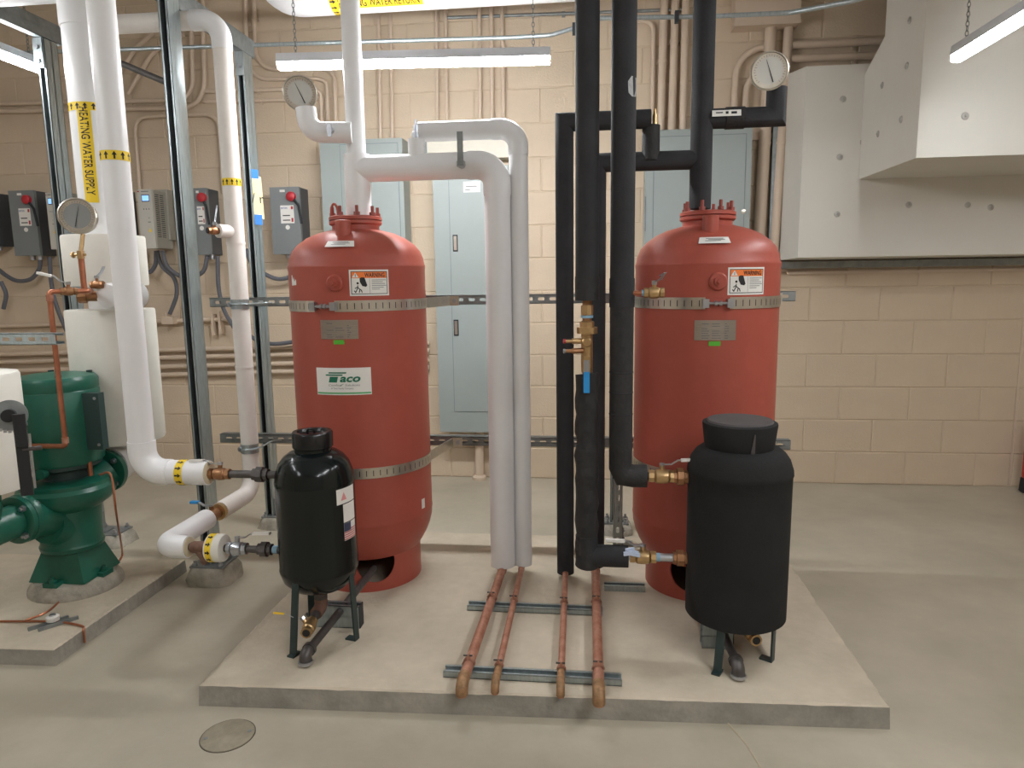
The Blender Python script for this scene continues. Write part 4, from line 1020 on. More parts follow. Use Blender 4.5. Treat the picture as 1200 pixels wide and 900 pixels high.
# lower run to vessel
MB().cyl((K2x + .13, KY, ZQ2), (DX - .14, KY, ZQ2), .0135, n=16).build('pipe', ZINC, t)
valve(t, (K2x + .185, KY, ZQ2), (1, 0, 0), .0205, .085, BRASS, (0, .1, 1), (-1, .05, 0), .12, PAPER)
mb = MB(); 
for k in range(9): mb.box((K2x + .142 + random.uniform(-.01, .02), KY - .025 + random.uniform(-.01, .01), ZQ2 + .022 + random.uniform(-.01, .012)), (.03, .008, .012), (Vector((1, .2, random.uniform(-.5, .5))).normalized(), Vector((-.2, 1, 0)).normalized(), Vector((0, 0, 1))))
mb.build('tape_scraps', mat('pale blue tape', (188, 200, 222), .5), t)
MB().cyl((K2x + .225, KY, ZQ2), (K2x + .24, KY, ZQ2), .0145, n=16).build('thread_tape', TEAL, t)
union(t, (DX - .178, KY, ZQ2), (1, 0, 0), .0225, .05, BRONZE)
t = thing('foam_pipe', 'black foam riser with a silver tape scrap feeding the upper vessel port', 'pipe', (K4x, KY, .65))
sleeve(t, [(K4x, KY, TOP), (K4x, KY, at(728, 330, KY).z)], .0375, FOAM, 0)
zk = at(728, 360, KY).z
sleeve(t, [(K4x, KY, zk + .09), (K4x, KY, zk)], .0395, FOAM, 0, 'lap_sleeve')
MB().miter([(K4x, KY, zk + .02), (K4x, KY, ZQ1 + .03), (K4x + .012, KY, ZQ1 + .004), (K4x + .04, KY, ZQ1), (K4x + .085, KY, ZQ1)], .0372).build('elbow_sleeve', FOAM2, t)
for k, zz in enumerate((.995, .93, .86)): MB().lathe([(.0378, -.0025), (.0388, 0), (.0378, .0025)], (K4x, KY, zz), n=28).build('sleeve_joint', FOAM, t)
fn = wrap((K4x, KY, at(735, 104, KY).z), (0, 0, 1), Matrix.Rotation(.75, 3, 'Z') @ Vector((0, -1, 0)), .0378)
MB().poly(lift(fn, .001), [(-.016, -.02), (-.004, -.03), (.016, -.028), (.02, .0), (.018, .026), (-.006, .028), (-.018, .012)]).build('tape_scrap', mat('grey tape scrap', (150, 150, 150), .6, var=.2, scale=60), t)
MB().cyl((K4x + .08, KY, ZQ1), (DX - .14, KY, ZQ1), .0135, n=16).build('pipe', BLKSTEEL, t)
valve(t, (K4x + .133, KY, ZQ1), (1, 0, 0), .0205, .085, BRASS, (0, .1, 1), (1, .0, .05), .13, PAPER)
MB().cyl((K4x + .183, KY, ZQ1), (K4x + .198, KY, ZQ1), .0148, n=16).build('thread_tape', TEAL, t)
union(t, (DX - .183, KY, ZQ1), (1, 0, 0), .0235, .045, BRONZE)
# drain valve half way up, pointing right
zz = at(765, 343, KY).z; x0 = K4x + .03
MB().cyl((x0 - .01, KY - .012, zz), (x0 + .03, KY - .012, zz), .008, n=12).build('drain_nipple', COPPER, t)
MB().cyl((x0 + .03, KY - .012, zz), (x0 + .037, KY - .012, zz), .010, n=12).build('thread_tape', TEAL, t)
valve(t, (x0 + .068, KY - .012, zz), (1, 0, 0), .0155, .062, BRASS, (0, -.2, 1), (.5, -.7, .3), .03, None, 'drain_valve')
gauge(at(902, 83, UY - .05), (-.05, -1, -.18), .066, 'round white dial gauge on the black foam elbow', GLASS, math.radians(110))

# ------------------------------------------------------------------ copper pipes on the pad
def floor_pipe(x0, x1, y0, y1, r, label, zb):
    t = thing('copper_floor_pipe', label, 'pipe', ((x0 + x1) / 2, y0, HP), 'copper pipes lying on the pad')
    zc = HP + .0206 + r
    MB().tube([(x0, y0 + .012, HP - .0 + .002), (x0, y0 + .012, zc), (x1, y1, zc), (x1, y1, zb)], r, .03, 18).build('pipe', COPPEROLD, t)
    e = Vector((x1 - x0, y1 - y0, 0)).normalized()
    MB().tube([(x0, y0 + .012, HP + .006), (x0, y0 + .012, zc), vec((x0, y0 + .012, zc)) + e * .05], r * 1.14, .03, 18).build('elbow', SOLDER, t)
    MB().cyl(vec((x0, y0, zc)) + e * .05, vec((x0, y0, zc)) + e * .12, r * 1.06, n=18).build('stained_socket', SOLDER if r < .014 else COPPEROLD, t)
    MB().tube([(x1, y1, zc + .07), (x1, y1, zc), vec((x1, y1, zc)) - e * .04], r * 1.14, .03, 18).build('elbow', COPPEROLD, t)
    for yy in (2.02, 2.47):
        k = (yy - y0) / (y1 - y0); c = Vector((x0 + (x1 - x0) * k, yy, zc))
        fn = wrap(c, e, (0, 0, 1), r + .002)
        m = MB(); m.patch(lift(fn, 0), -r * 1.9, r * 1.9, -.008, .008, 14); m.patch(lift(fn, .0018), -r * 1.9, r * 1.9, -.008, .008, 14)
        m.box(c + Vector((0, 0, r + .010)), (.006, .014, .02)).build('clamp', COPPEROLD, t)
        MB().cyl(c + Vector((-.016, 0, r + .012)), c + Vector((.012, 0, r + .012)), .003, n=8).build('clamp_screw', BLKSTEEL, t)
floor_pipe(-.382, -.366, 1.895, TY, .0165, 'thick copper pipe on the pad ending below the front white pipe', .16)
floor_pipe(-.285, -.290, 1.915, 2.805, .0112, 'thin copper pipe on the pad ending below the rear white pipe', .16)
floor_pipe(-.090, -.107, 1.915, 2.77, .0112, 'thin copper pipe on the pad ending below the nearest black foam pipe', .16)
floor_pipe(.022, .0155, 1.885, UY, .0165, 'thick copper pipe on the pad ending below the rear black foam pipe', .16)
def floor_strut(x0, x1, y, label):
    mb = MB(); h = .0206; th = .0026
    mb.bx(x0, x1, y - .0206, y - .018, HP, HP + h).bx(x0, x1, y + .018, y + .0206, HP, HP + h).bx(x0, x1, y - .0206, y + .0206, HP, HP + th)
    mb.bx(x0, x1, y - .0206, y - .0115, HP + h - th, HP + h).bx(x0, x1, y + .0115, y + .0206, HP + h - th, HP + h)
    tag(mb.build('floor_strut', GALV, None, ((x0 + x1) / 2, y, HP), smooth=False), label, 'strut', 'struts under the copper pipes')
floor_strut(-.458, .092, 2.02, 'steel strut on the pad under the bent-down copper pipe ends')
floor_strut(-.462, .040, 2.47, 'steel strut on the pad near the feet of the vertical pipes')
# drain strut piece by the lower foam elbow
tag(MB().bx(.05, .21, 2.66, 2.664, HP, HP + .02).bx(.05, .21, 2.66, 2.70, HP, HP + .0026).bx(.05, .21, 2.696, 2.70, HP, HP + .02).bx(.05, .21, 2.66, 2.67, HP + .02, HP + .0226).bx(.05, .21, 2.69, 2.70, HP + .02, HP + .0226).build('strut_offcut', GALV, None, (.13, 2.68, HP), smooth=False), 'short shallow strut piece on the pad behind the lower foam elbow', 'strut')
# floor cleanout
c = onz(267, 862, 0)
t = thing('floor_cleanout', 'round cleanout cover set in the concrete floor', 'cover', (c.x, c.y, 0))
MB().lathe([(.0765, .0), (.0765, .0012), (.0745, .0012), (.0745, .0006)], c, (0, 0, 1), 48, cap1=False).build('rim', mat('rim joint', (92, 84, 70), .8), t)
MB().lathe([(.0735, .0), (.0735, .002), (.072, .003), (.0, .003)], c, (0, 0, 1), 48, cap0=False).build('cover_plate', mat('cleanout plate', (160, 150, 130), .6, rgb2=(138, 130, 112), scale=20, bump=.3, bscale=80), t)
for sx_ in (-.055, .055): MB().lathe([(.006, .003), (.0055, .0042)], (c.x + sx_, c.y + sx_ * .4, 0), (0, 0, 1), 10).build('screw', GALVD, t)

# ------------------------------------------------------------------ electrical panels
def fr(px, py, Yf): return at(px, py, Yf)
def panel(xl, xr, z0, z1, dep, label, seams, latches, extra=None):
    yb = WY - .003; yf = yb - dep
    t = thing('electrical_panel', label, 'electrical panel', ((xl + xr) / 2, yb, z0), 'blue grey electrical panels')
    MB().bx(xl, xr, yf, yb, z0, z1).build('cabinet', PANEL, t, smooth=False)
    x0, x1, a, b = seams
    d = MB().bx(x0, x1, yf - .004, yf, a, b).build('door', PANEL, t, smooth=False)
    g_ = .004
    MB().bx(x0 - g_, x0, yf - .0015, yf, a - g_, b + g_).bx(x1, x1 + g_, yf - .0015, yf, a - g_, b + g_).bx(x0, x1, yf - .0015, yf, a - g_, a).bx(x0, x1, yf - .0015, yf, b, b + g_).build('door_seam', PANELD, t)
    for (lx_, lz_) in latches:
        l = MB().bx(lx_ - .015, lx_ + .015, yf - .008, yf - .004, lz_ - .05, lz_ + .05).build('latch', SLOTDK, d)
        MB().bx(lx_ - .009, lx_ + .009, yf - .011, yf - .008, lz_ - .042, lz_ + .042).build('latch_pull', STEEL, l)
    return t, d, yf
YF = 4.33
a, b = at(374, 165, YF), at(471, 165, YF)
panel(a.x, b.x, 1.0, a.z, .15, 'blue-grey panel mostly hidden behind the tank with brand label', (a.x + .13, b.x - .03, 1.03, a.z - .03), [])
a, b = at(507, 212, YF), at(600, 507, YF); z1p = at(507, 196, YF).z
sx_, sz_ = at(531, 400, YF).x, at(540, 482, YF).z
t, d, yf = panel(a.x, b.x, b.z, z1p, .15, 'tall blue-grey panel with two door latches beside the white pipes', (sx_, b.x - .05, sz_, z1p - .05), [(at(533, 285, YF).x + .004, at(533, 285, YF).z), (at(534, 384, YF).x + .004, at(534, 384, YF).z)])
n0, n1 = at(543, 213, YF), at(563, 225, YF)
MB().bx(n0.x, n1.x, yf - .0055, yf - .0045, n1.z, n0.z).build('notice', PAPER, d)
MB().bx(n0.x + .015, n1.x - .02, yf - .0062, yf - .0055, (n0.z + n1.z) / 2, (n0.z + n1.z) / 2 + .006).bx(n0.x + .01, n0.x + .04, yf - .0062, yf - .0055, n1.z + .01, n1.z + .016).build('notice_print', GREYINK, d)
a, b = at(757, 153, YF), at(882, 153, YF)
t, d, yf = panel(a.x, b.x, 1.0, a.z, .15, 'wide blue-grey panel behind the tank with foam pipes', (a.x + .05, b.x - .035, 1.04, a.z - .04), [])
s0 = at(871, 248, YF)
MB().lathe([(.014, 0), (.014, .006), (.008, .007)], (s0.x, yf, s0.z), (0, -1, 0), 16).build('cover_screw', STEEL, t)
MB().bx(a.x - .0, a.x + .006, yf - .004, yf - .0, s0.z - .1, s0.z + .1).build('side_hinge', PANELD, t)
# cream box section between the white pipes
a, b = at(500, 164, 4.38), at(606, 184, 4.38)
t = thing('wireway', 'cream painted wireway box above the tall panel with two latches', 'wireway', ((a.x + b.x) / 2, WY - .003, b.z))
MB().bx(a.x, b.x, 4.38, WY - .003, b.z, a.z).build('trough', mat('cream wireway', (204, 199, 184), .5, var=.03), t, smooth=False)
MB().bx(a.x - .012, a.x, 4.375, WY - .003, b.z - .004, a.z + .004).build('end_plate', PANELD, t)
a, b = at(862, 8, 4.36), at(938, 26, 4.36)
t = thing('wireway', 'painted wireway box above the two thick conduits', 'wireway', ((a.x + b.x) / 2, WY - .003, b.z))
MB().bx(a.x, b.x, 4.36, WY - .003, b.z, a.z + .12).build('trough', CONDUIT, t, smooth=False)
MB().bx(a.x - .004, b.x + .004, 4.356, 4.36, b.z - .004, b.z + .014).build('cover_lip', CONDUIT, t)

# disconnect switches and drives
def disconnect(pl, pr, pt, pb, label, face=True, dep=.15):
    Yf = WY - dep; a = at(pl, pt, Yf); b = at(pr, pb, Yf)
    t = thing('disconnect_switch', label, 'switch box', ((a.x + b.x) / 2, WY - .003, b.z), 'grey disconnect switches')
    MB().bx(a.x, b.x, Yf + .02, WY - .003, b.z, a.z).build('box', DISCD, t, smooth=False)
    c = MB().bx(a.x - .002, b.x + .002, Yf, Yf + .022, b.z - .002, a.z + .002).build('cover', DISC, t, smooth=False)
    W = b.x - a.x; Hh = a.z - b.z; f_ = flat((a.x, Yf, b.z), (1, 0, 0), (0, 0, 1))
    MB().lathe([(.03, 0), (.028, .02), (.016, .028)], f_(W * .74, Hh * .86), (0, -1, 0), 20).build('handle_knob', REDK, t)
    MB().tube([f_(W * .82, Hh * .82, .01), f_(W * 1.0, Hh * .72, .012), f_(W * 1.04, Hh * .45, .0)], .008, .02, 8).build('handle_arm', SLOTDK, t)
    MB().patch(lift(f_, .001), W * .34, W * .52, Hh * .93, Hh * .965).build('badge', PAPER, t)
    l = MB().patch(lift(f_, .001), W * .33, W * .80, Hh * .46, Hh * .73).build('danger_label', PAPER, t)
    MB().text(lift(f_, .002), 'EATON', .011, W * .46, Hh * .69, bold=.02, width=W * .22).build('lettering', mat('blue print', (60, 80, 150), .5), l)
    for k in range(2): MB().patch(lift(f_, .002), W * .4, W * .66, Hh * (.50 + k * .07), Hh * (.515 + k * .07)).build('print_line', INK, l)
    MB().patch(lift(f_, .002), W * .70, W * .77, Hh * .67, Hh * .715).patch(lift(f_, .002), W * .70, W * .77, Hh * .48, Hh * .54).build('red_marks', REDK, l)
    MB().lathe([(.014, 0), (.014, .0015)], f_(W * .55, Hh * .40), (0, -1, 0), 16).build('round_sticker', PAPER, t)
    for k in (.35, .65):
        p = f_(W * k + .01, 0, -.06); MB().cyl(p, p - Vector((0, 0, .028)), .017, n=12).build('hub', ZINC, t)
    return t
disconnect(-32, -4, 226, 288, 'grey disconnect box at the picture border beside another switch'.replace(' at the picture border', '') + ' and its drive')
disconnect(9.5, 47, 224, 299, 'grey red-handled disconnect left of the drive half hidden by a post'.replace('left of', 'next to'))
disconnect(112, 148, 223, 299, 'grey disconnect hidden behind the white risers beside the open-faced drive')
disconnect(223, 247, 221, 298, 'grey disconnect with red handle between two bright steel posts')
disconnect(316, 354, 220, 297, 'grey disconnect with red handle beside the tank with brand label')
def drive(pl, pr, pt, pb, label, dep=.22):
    Yf = WY - dep; a = at(pl, pt, Yf); b = at(pr, pb, Yf)
    t = thing('motor_drive', label, 'motor drive', ((a.x + b.x) / 2, WY - .003, b.z), 'motor drives on the wall')
    MB().bx(a.x + .004, b.x - .002, Yf + .02, WY - .03, b.z + .003, a.z - .004).bx(a.x + .02, b.x + .012, WY - .07, WY - .003, b.z + .06, a.z + .015).build('body', VFDS, t, smooth=False)
    MB().bx(a.x, b.x, Yf, Yf + .021, b.z, a.z).build('front_cover', VFD, t, smooth=False)
    f_ = flat((a.x, Yf, b.z), (1, 0, 0), (0, 0, 1)); W = b.x - a.x; Hh = a.z - b.z
    MB().bx(a.x + W * .30, a.x + W * .82, Yf - .002, Yf, b.z + Hh * .79, b.z + Hh * .91).build('screen_frame', DISCD, t)
    MB().bx(a.x + W * .34, a.x + W * .79, Yf - .003, Yf - .002, b.z + Hh * .805, b.z + Hh * .895).build('screen', SCREEN, t)
    m = MB().patch(lift(f_, .001), W * .3, W * .8, Hh * .955, Hh * .97)
    for k in range(3): m.patch(lift(f_, .001), W * (.35 + k * .18), W * (.42 + k * .18), Hh * .655, Hh * .68)
    m.patch(lift(f_, .001), W * .6, W * .8, Hh * .44, Hh * .455).patch(lift(f_, .001), W * .66, W * .74, Hh * .51, Hh * .525); m.build('keypad_print', GREYINK, t)
    MB().poly(lift(f_, .001), [(W * .6, Hh * .28), (W * .82, Hh * .28), (W * .71, Hh * .35)]).build('warning_triangle', YELLOW, t)
    MB().patch(lift(f_, .001), W * .03, W * .16, Hh * .955, Hh * .975).build('brand_mark', REDK, t)
    m = MB()
    for r_ in range(22):
        for c_ in range(2):
            y0 = Yf + .035 + c_ * .05
            m.bx(b.x - .0025, b.x - .0012, y0, y0 + .038, b.z + Hh * (.2 + r_ * .034), b.z + Hh * (.212 + r_ * .034))
    m.build('vent_slots', SLOTDK, t)
    return t
drive(160, 183, 222, 291, 'warm grey motor drive with lit blue screen and vented side')
drive(53, 68, 226, 292, 'warm grey motor drive half hidden by a steel post')
# grey flexible whips
def whip(pts, label, r=.0135, Y=4.40):
    P = spline([at(x, y, Y) for x, y in pts], 8)
    o = MB().sweep(P, r, 10).build('flexible_conduit', FLEX, None, P[0])
    return tag(o, label, 'conduit', 'grey flexible conduits')
whip([(47, 301), (46, 315), (36, 327), (20, 329), (6, 322), (-6, 312)], 'grey flexible conduit looping under the disconnect next to the half-hidden drive')
whip([(58, 301), (60, 330), (66, 358), (78, 388)], 'grey flexible conduit hanging straight from the disconnect next to the half-hidden drive')
whip([(72, 300), (75, 318), (84, 330)], 'grey flexible conduit under the half-hidden drive')
whip([(1, 330), (7, 345), (4, 362)], 'short grey flexible conduit beside the cream insulated riser')
whip([(183, 294), (182, 310), (175, 319), (168, 311), (166, 290)], 'grey flexible conduit curling back under the open-faced drive')
whip([(184, 294), (190, 312), (204, 326), (207, 345), (199, 368)], 'grey flexible conduit snaking down from the drive to a wall fitting')
whip([(190, 294), (196, 312), (210, 323), (222, 326), (238, 318), (243, 300)], Y=4.36, label='grey flexible conduit slung from the drive to the next disconnect')
whip([(255, 300), (256, 335), (262, 362), (274, 384)], 'grey flexible conduit dropping behind the white pipe')
whip([(346, 298), (344, 320), (330, 327), (314, 323), (296, 310), (288, 292)], 'grey flexible conduit looping below the disconnect beside the red tank')
whip([(283, 385), (300, 398), (320, 403), (348, 400), (372, 396)], 'grey flexible conduit sagging across the wall behind the tank')
whip([(163, 338), (166, 360), (172, 384)], 'grey flexible conduit behind the cream valve covers')

# ------------------------------------------------------------------ painted wall conduits
def conduit(pts, r, label, bend=.07, Y=None, m=CONDUIT):
    Yc = Y or (WY - r - .012)
    P = [at(x, y, Yc) for x, y in pts]
    t = thing('wall_conduit', label, 'conduit', P[0], 'painted conduits on the block wall')
    MB().tube(P, r, bend, 12, 6).build('tube', m, t)
    for i in range(len(P) - 1):                       # clips
        d = P[i + 1] - P[i]
        if d.length > .6:
            c = P[i] + d * .5; u = d.normalized()
            MB().box((c.x, WY - .006, c.z), (.02 if abs(u.x) > .5 else r * 3.4, .012, .02 if abs(u.z) > .5 else r * 3.4)).lathe([(r + .003, -.008), (r + .003, .008)], c, u, 12).build('clip', m, t)
    return t
for k, py in enumerate((408, 417, 427.5, 437)):
    nm = ('top', 'second', 'third', 'lowest')[k]
    conduit([(-20, py + 8), (503, py - 6)], .0155, nm + ' of four low painted conduits running along the wall to the tall panel')
conduit([(-20, 383), (272, 374)], .014, 'single painted conduit just above the four low ones')
c = at(200, 376, 4.44)
t = tag(MB().bx(c.x - .04, c.x + .04, 4.40, WY - .002, c.z - .02, c.z + .03).cyl((c.x - .01, 4.42, c.z + .03), (c.x - .01, 4.42, c.z + .06), .018, n=12).build('conduit_fitting', CONDUIT, None, c), 'small painted conduit fitting under the snaking flexible conduit', 'fitting')
c = at(253, 379, 4.42)
t = thing('beam_clamp', 'painted strut clamp cross on the wall beside the slim white pipe', 'clamp', c)
MB().bx(c.x - .04, c.x - .025, 4.43, WY - .002, c.z - .08, c.z + .06).bx(c.x + .01, c.x + .025, 4.43, WY - .002, c.z - .07, c.z + .08).build('strips', CONDUIT, t)
conduit([(-20, 122), (226, 117), (222, -60)], .0145, 'upper painted conduit turning up behind the elbowed white pipe', .12)
conduit([(-20, 131), (240, 126), (236, -60)], .0145, 'lower painted conduit turning up behind the elbowed white pipe', .16)
conduit([(164, 226), (157, 137), (256, 134), (262, 226)], .012, 'painted conduit arched over the motor drive', .09)
conduit([(150, 110), (176, 66), (196, 46), (215, 40)], .0145, 'painted conduit sweeping up diagonally behind the white pipe', .1)
conduit([(135, 92), (160, 55), (180, 38)], .0145, 'shorter painted conduit sweeping up diagonally behind the white pipe', .1)
conduit([(297, -40), (299, 82), (372, 80), (392, 84), (394, 162)], .013, 'painted conduit curving from the ceiling over the dial gauge, outermost bend', .13)
conduit([(287, -40), (289, 93), (372, 92), (383, 96), (385, 162)], .013, 'painted conduit curving from the ceiling over the dial gauge, second bend', .13)
conduit([(240, 107), (366, 104), (376, 108), (378, 162)], .013, 'painted conduit passing behind the gauge, third of the bundle', .08)
conduit([(240, 119), (372, 116)], .013, 'painted conduit passing behind the gauge, lowest of the bundle', .08)
for px, lab in ((446, 'first'), (460, 'second')):
    conduit([(px - 4, -60), (px, 163)], .012, lab + ' slim vertical conduit beside the riser of the tank with brand label')
for px, lab in ((513, 'first'), (524, 'second')):
    conduit([(px - 3, -60), (px, 164)], .012, lab + ' slim vertical conduit entering the cream wireway box')
for px, lab in ((563, 'first'), (577, 'second'), (590, 'third')):
    conduit([(px - 2, -60), (px, 164)], .013, lab + ' vertical conduit above the elbows of the white pipes')
conduit([(745, 24), (766, 25), (764, 153)], .0125, 'thin painted conduit bending down to the wide panel', .06)
conduit([(752, -14), (779, -12), (774, 153)], .022, 'painted conduit curving down to the wide panel', .07)
conduit([(793, -60), (787, 153)], .022, 'straight vertical conduit entering the wide panel, beside the curved one')
conduit([(805, -60), (800, 153)], .022, 'straight vertical conduit entering the wide panel, beside the black foam riser')
conduit([(859, 153), (864, 57), (902, 55)], .019, 'outer painted conduit arching into the thick vertical conduit', .16)
conduit([(872, 153), (876, 83), (902, 82)], .019, 'inner painted conduit arching into the thick vertical conduit', .12)
conduit([(904, 24), (888, 305)], .034, 'thicker of two vertical conduits beside the white dial gauge')
conduit([(925, 24), (906, 305)], .028, 'second thick vertical conduit beside the white plenum')
conduit([(926, 53), (1080, 46)], .022, 'upper horizontal conduit running behind the white duct')
conduit([(926, 69), (1080, 63)], .022, 'lower horizontal conduit running behind the white duct')
conduit([(562, 500), (562, 557)], .030, 'short thick conduit from the tall panel to the floor')
c = onz(562, 566, 0); c.y = WY - .045
for (y0, nm) in ((0, 'foot'),): tag(MB().lathe([(.045, 0), (.045, .02), (.034, .03)], (at(562, 560, WY - .05).x, WY - .05, 0), n=16).build('conduit_collar', CONDUIT, None, (at(562, 560, WY - .05).x, WY - .05, 0)), 'painted collar at the foot of the short thick conduit', 'collar')
# clamp strip across the two thick conduits
a, b = at(884, 158, 4.40), at(930, 154, 4.40)
t = thing('conduit_strut', 'painted strut strip clamping the two thick vertical conduits', 'strut', a)
MB().bx(a.x, b.x, 4.462, WY - .002, a.z - .018, a.z + .018).build('strip', CONDUIT, t)
# galvanised thin conduits high up
def emt(pts, r, label, clamps):
    P = [at(*p) for p in pts]
    t = thing('steel_conduit', label, 'conduit', P[0], 'bare steel conduits')
    MB().tube(P, r, .12, 12, 6).build('tube', GALV, t)
    for (x, y, Y) in clamps:
        c = at(x, y, Y)
        MB().bx(c.x - .009, c.x + .009, c.y - .013, c.y + .013, c.z - .026, c.z + .026).build('clamp', SLOTDK, t)
emt([(-10, 63, 3.62), (325, 52, 3.62), (600, 44, 3.62), (646, 41, 3.62), (676, 32, 3.62), (700, 22, 3.62), (722, 21, 3.62)], .0105, 'bare steel conduit running above the main strip light', [(673, 34, 3.6)])
emt([(700, 21, 3.60), (722, 21, 3.60), (836, 19, 3.6), (925, 15, 3.5), (1000, 1, 3.3), (1060, -18, 3.2)], .0105, 'bare steel conduit passing the black foam pipes and rising to the duct', [(722, 22, 3.58), (793, 20, 3.58)])
conduit([(520, 21), (806, 11)], .009, 'thin straight conduit high on the wall behind the foam pipes', m=GALVD)
p0, p1 = at(132, 70, 2.84), at(208, 102, 2.84)
tag(MB().cyl(p0, p1, .0125, n=12).build('brace_rod', BLKSTEEL, None, p0), 'dark slanted brace rod between the white riser and steel post', 'rod')

# ------------------------------------------------------------------ return main overhead
rz = at(400, 16, 3.42).z + .105
t = thing('heating_return_pipe', 'large white overhead main marked HEATING WATER RETURN', 'pipe', (-1.0, 3.42, rz))
sleeve(t, [(-1.50, 3.42, rz + .6), (-1.50, 3.42, rz), (.12, 3.42, rz), (.12, 3.42, rz + .6)], .105, WHITE, .14, n=40)
fn = wrap((at(445, 4, 3.36).x, 3.42, rz), (1, 0, 0), (0, -1, -1.35), .105)
lb = MB().patch(lambda u, v: fn(-v, u, .0015), -.21, .20, -.028, .028, 12, 3).build('pipe_label', YELLOW, t); lb['label'] = 'yellow label HEATING WATER RETURN'
MB().text(lambda u, v: fn(-v, u, .0025), 'HEATING WATER RETURN', .036, -.005, .0, bold=.012, width=.38).build('lettering', INK, lb)
arrow_band(t, (at(392, 4, 3.36).x - .005, 3.42, rz), (1, 0, 0), (0, -1, -.6), .105, 22, .035)

# ------------------------------------------------------------------ duct and plenum
XW = 3.6
t = thing('wall_plenum', 'white insulated plenum box on the block wall behind the duct', 'duct', (2.3, WY, 1.39))
xl = 1.150; z0, z1 = 1.392, 2.415
MB().add([(xl - .045, WY - .005, z0 - .01), (xl, 4.2, z0), (xl, 4.2, z1 - .0), (xl - .045, WY - .005, z1 + .03), (XW, 4.2, z0), (XW, 4.2, z1), (XW, WY - .005, z0 - .01), (XW, WY - .005, z1 + .03)],
         [(0, 1, 2, 3), (1, 4, 5, 2), (3, 2, 5, 7), (0, 6, 4, 1), (4, 6, 7, 5)]).build('board', DUCTW, t, smooth=False)
def pins(root, f_, pts):
    for (x, y) in pts:
        p = f_(x, y); nrm = (f_(x, y, 1) - p)
        MB().lathe([(.016, .0), (.015, .004), (.006, .005), (.004, .010)], p, nrm, 14).build('pin_washer', GALVD, root)
def pinpx(root, lst, Y, nrm):
    for (px, py) in lst:
        p = at(px, py, Y); MB().lathe([(.017, .0), (.015, .004), (.006, .005), (.004, .009)], p, nrm, 14).build('pin_washer', mat('pin', (176, 174, 168), .5, .2), root)
pinpx(t, [(988, 116), (984, 184), (981, 251), (1065, 240), (1134, 240), (1161, 243)], 4.2, (0, -1, 0))
t = thing('plenum_frame', 'grey steel channel frame edging the white plenum', 'frame', (1.09, WY, 1.36))
MB().bx(xl - .105, xl - .06, WY - .05, WY - .003, 1.365, z1 + .02).build('stile', GALVD, t)
MB().bx(xl - .105, XW, WY - .06, WY - .003, 1.335, 1.375).build('sill', GALVD, t)
tag(MB().bx(.95, 1.165, WY - .03, WY - .003, 1.315, 1.334).bx(1.165, XW, WY - .02, WY - .003, 1.30, 1.315).build('ledge_strip', CONDUIT, None, (1.6, WY, 1.315)), 'painted ledge strip under the steel frame of the plenum', 'strip')
t = thing('supply_duct', 'white insulated square duct projecting from the plenum', 'duct', (2.2, 3.5, 1.81))
dx0 = 1.456
# stepped: lower run against the plenum rises to the ceiling
MB().prism([(3.5, 1.812), (4.199, 1.812), (4.199, 2.36), (3.95, 2.475), (3.95, TOP), (3.5, TOP)], lambda y, z, x: Vector((x, y, z)), dx0, XW - .1).build('duct_board', DUCTW, t, smooth=False)
# bracing gusset left of the duct top
for (px, py, ) in ((1034, 100), (1063, 77), (1056, 140), (1029, 157), (1008, 167), (1066, 24)):
    d = ray(px, py); k = (dx0 - CAM.x) / d.x; p = CAM + d * k
    MB().lathe([(.017, .0), (.015, .004), (.006, .005), (.004, .009)], p, (-1, 0, 0), 14).build('pin_washer', mat('pin', (176, 174, 168), .5, .2), t)
pinpx(t, [(1131, 136)], 3.5, (0, -1, 0))
# red item against the wall at the right
c = Vector((2.585, 4.36, 0))
t = thing('fire_extinguisher', 'red cylinder with black foot standing against the block wall', 'extinguisher', c)
MB().lathe([(.05, .0), (.062, .01), (.058, .085), (.052, .09)], c, (0, 0, 1), 28).build('foot', BLKRUB, t)
MB().lathe([(.05, .085), (.053, .10), (.053, .36), (.045, .40), (.022, .43), (.018, .45)], c, (0, 0, 1), 32).build('cylinder', EXTRED, t)
MB().cyl((c.x, c.y, .45), (c.x, c.y, .49), .018, n=14).tube([(c.x, c.y, .485), (c.x + .08, c.y - .02, .50)], .008, 0, 8).tube([(c.x, c.y, .47), (c.x + .08, c.y - .02, .46)], .008, 0, 8).build('valve_head', BLKRUB, t)

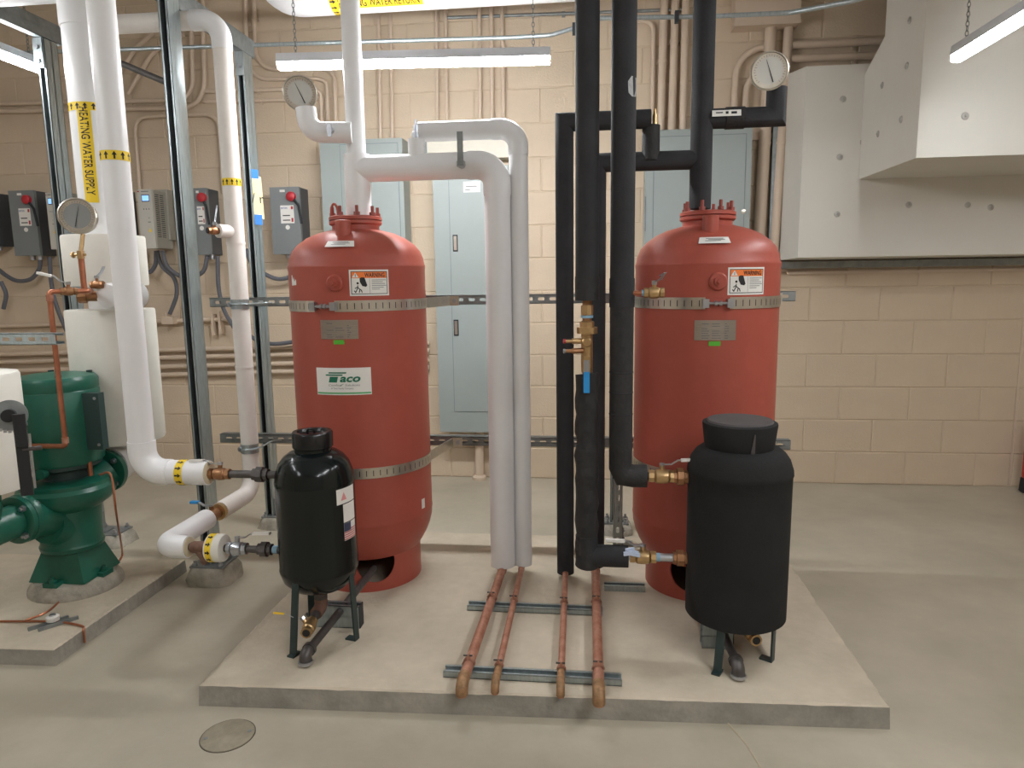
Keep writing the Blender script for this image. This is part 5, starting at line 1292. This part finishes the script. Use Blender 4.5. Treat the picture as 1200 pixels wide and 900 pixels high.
# ------------------------------------------------------------------ strip lights
def chain(root, x, y, z0, z1):
    mb = MB(); z = z0; k = 0
    while z < z1:
        r_, h_ = .006, .011
        pts = []
        for i in range(9):
            a = 2 * PI * i / 8; u = r_ * math.cos(a); v_ = h_ * math.sin(a)
            pts.append(Vector((x + (u if k % 2 else 0), y + (0 if k % 2 else u), z + v_)))
        mb.sweep(pts, .0016, 5, False); z += .0175; k += 1
    mb.build('chain', GALVD, root)
def strip(p0, p1, label, m=LED, W=.048, hang=True):
    p0 = vec(p0); p1 = vec(p1); d = p1 - p0; L = d.length; u = d.normalized(); up = Vector((0, 0, 1)); s_ = u.cross(up)
    t = thing('strip_light', label, 'light', p0, 'led strip lights')
    c = (p0 + p1) / 2
    MB().prism([(-W / 2, .014), (W / 2, .014), (W * .42, .050), (-W * .42, .050)], lambda a, b, h: p0 + s_ * a + up * b + u * h, 0, L).build('housing', HOUSE, t, smooth=False)
    MB().prism([(-W * .47, .014), (-W * .45, -.006), (-W * .3, -.013), (W * .3, -.013), (W * .45, -.006), (W * .47, .014)], lambda a, b, h: p0 + s_ * a + up * b + u * h, .004, L - .004).build('diffuser', m, t, smooth=False)
    if hang:
        for k in (.07, .94):
            p = p0 + d * k
            chain(t, p.x, p.y, p.z + .056, TOP)
    return t
la = at(326, 78, 3.12); lb_ = at(645, 71, 3.12); zl = (la.z + lb_.z) / 2
strip((la.x, 3.12, la.z), (lb_.x, 3.12, lb_.z), 'bright strip light hanging between the red tanks and wall')
strip((-2.63, 2.08, 2.315), (-2.63, 3.30, 2.315), 'bright strip light passing behind the post near the pump', LED3)
strip((1.435, 1.93, 2.135), (1.435, 3.15, 2.135), 'bright strip light ending at the white duct', LED3)
for k, (x, y, z) in enumerate(((-2.63, .5, 2.315), (1.435, .15, 2.30), (-2.63, -1.5, 2.6), (1.435, -1.7, 2.6))):
    strip((x, y, z), (x, y + 1.22, z), ('strip light over the aisle before the pump', 'strip light over the aisle before the duct', 'strip light at the far end of the aisle, pump side', 'strip light at the far end of the aisle, duct side')[k], LED4 if k % 2 else LED2)
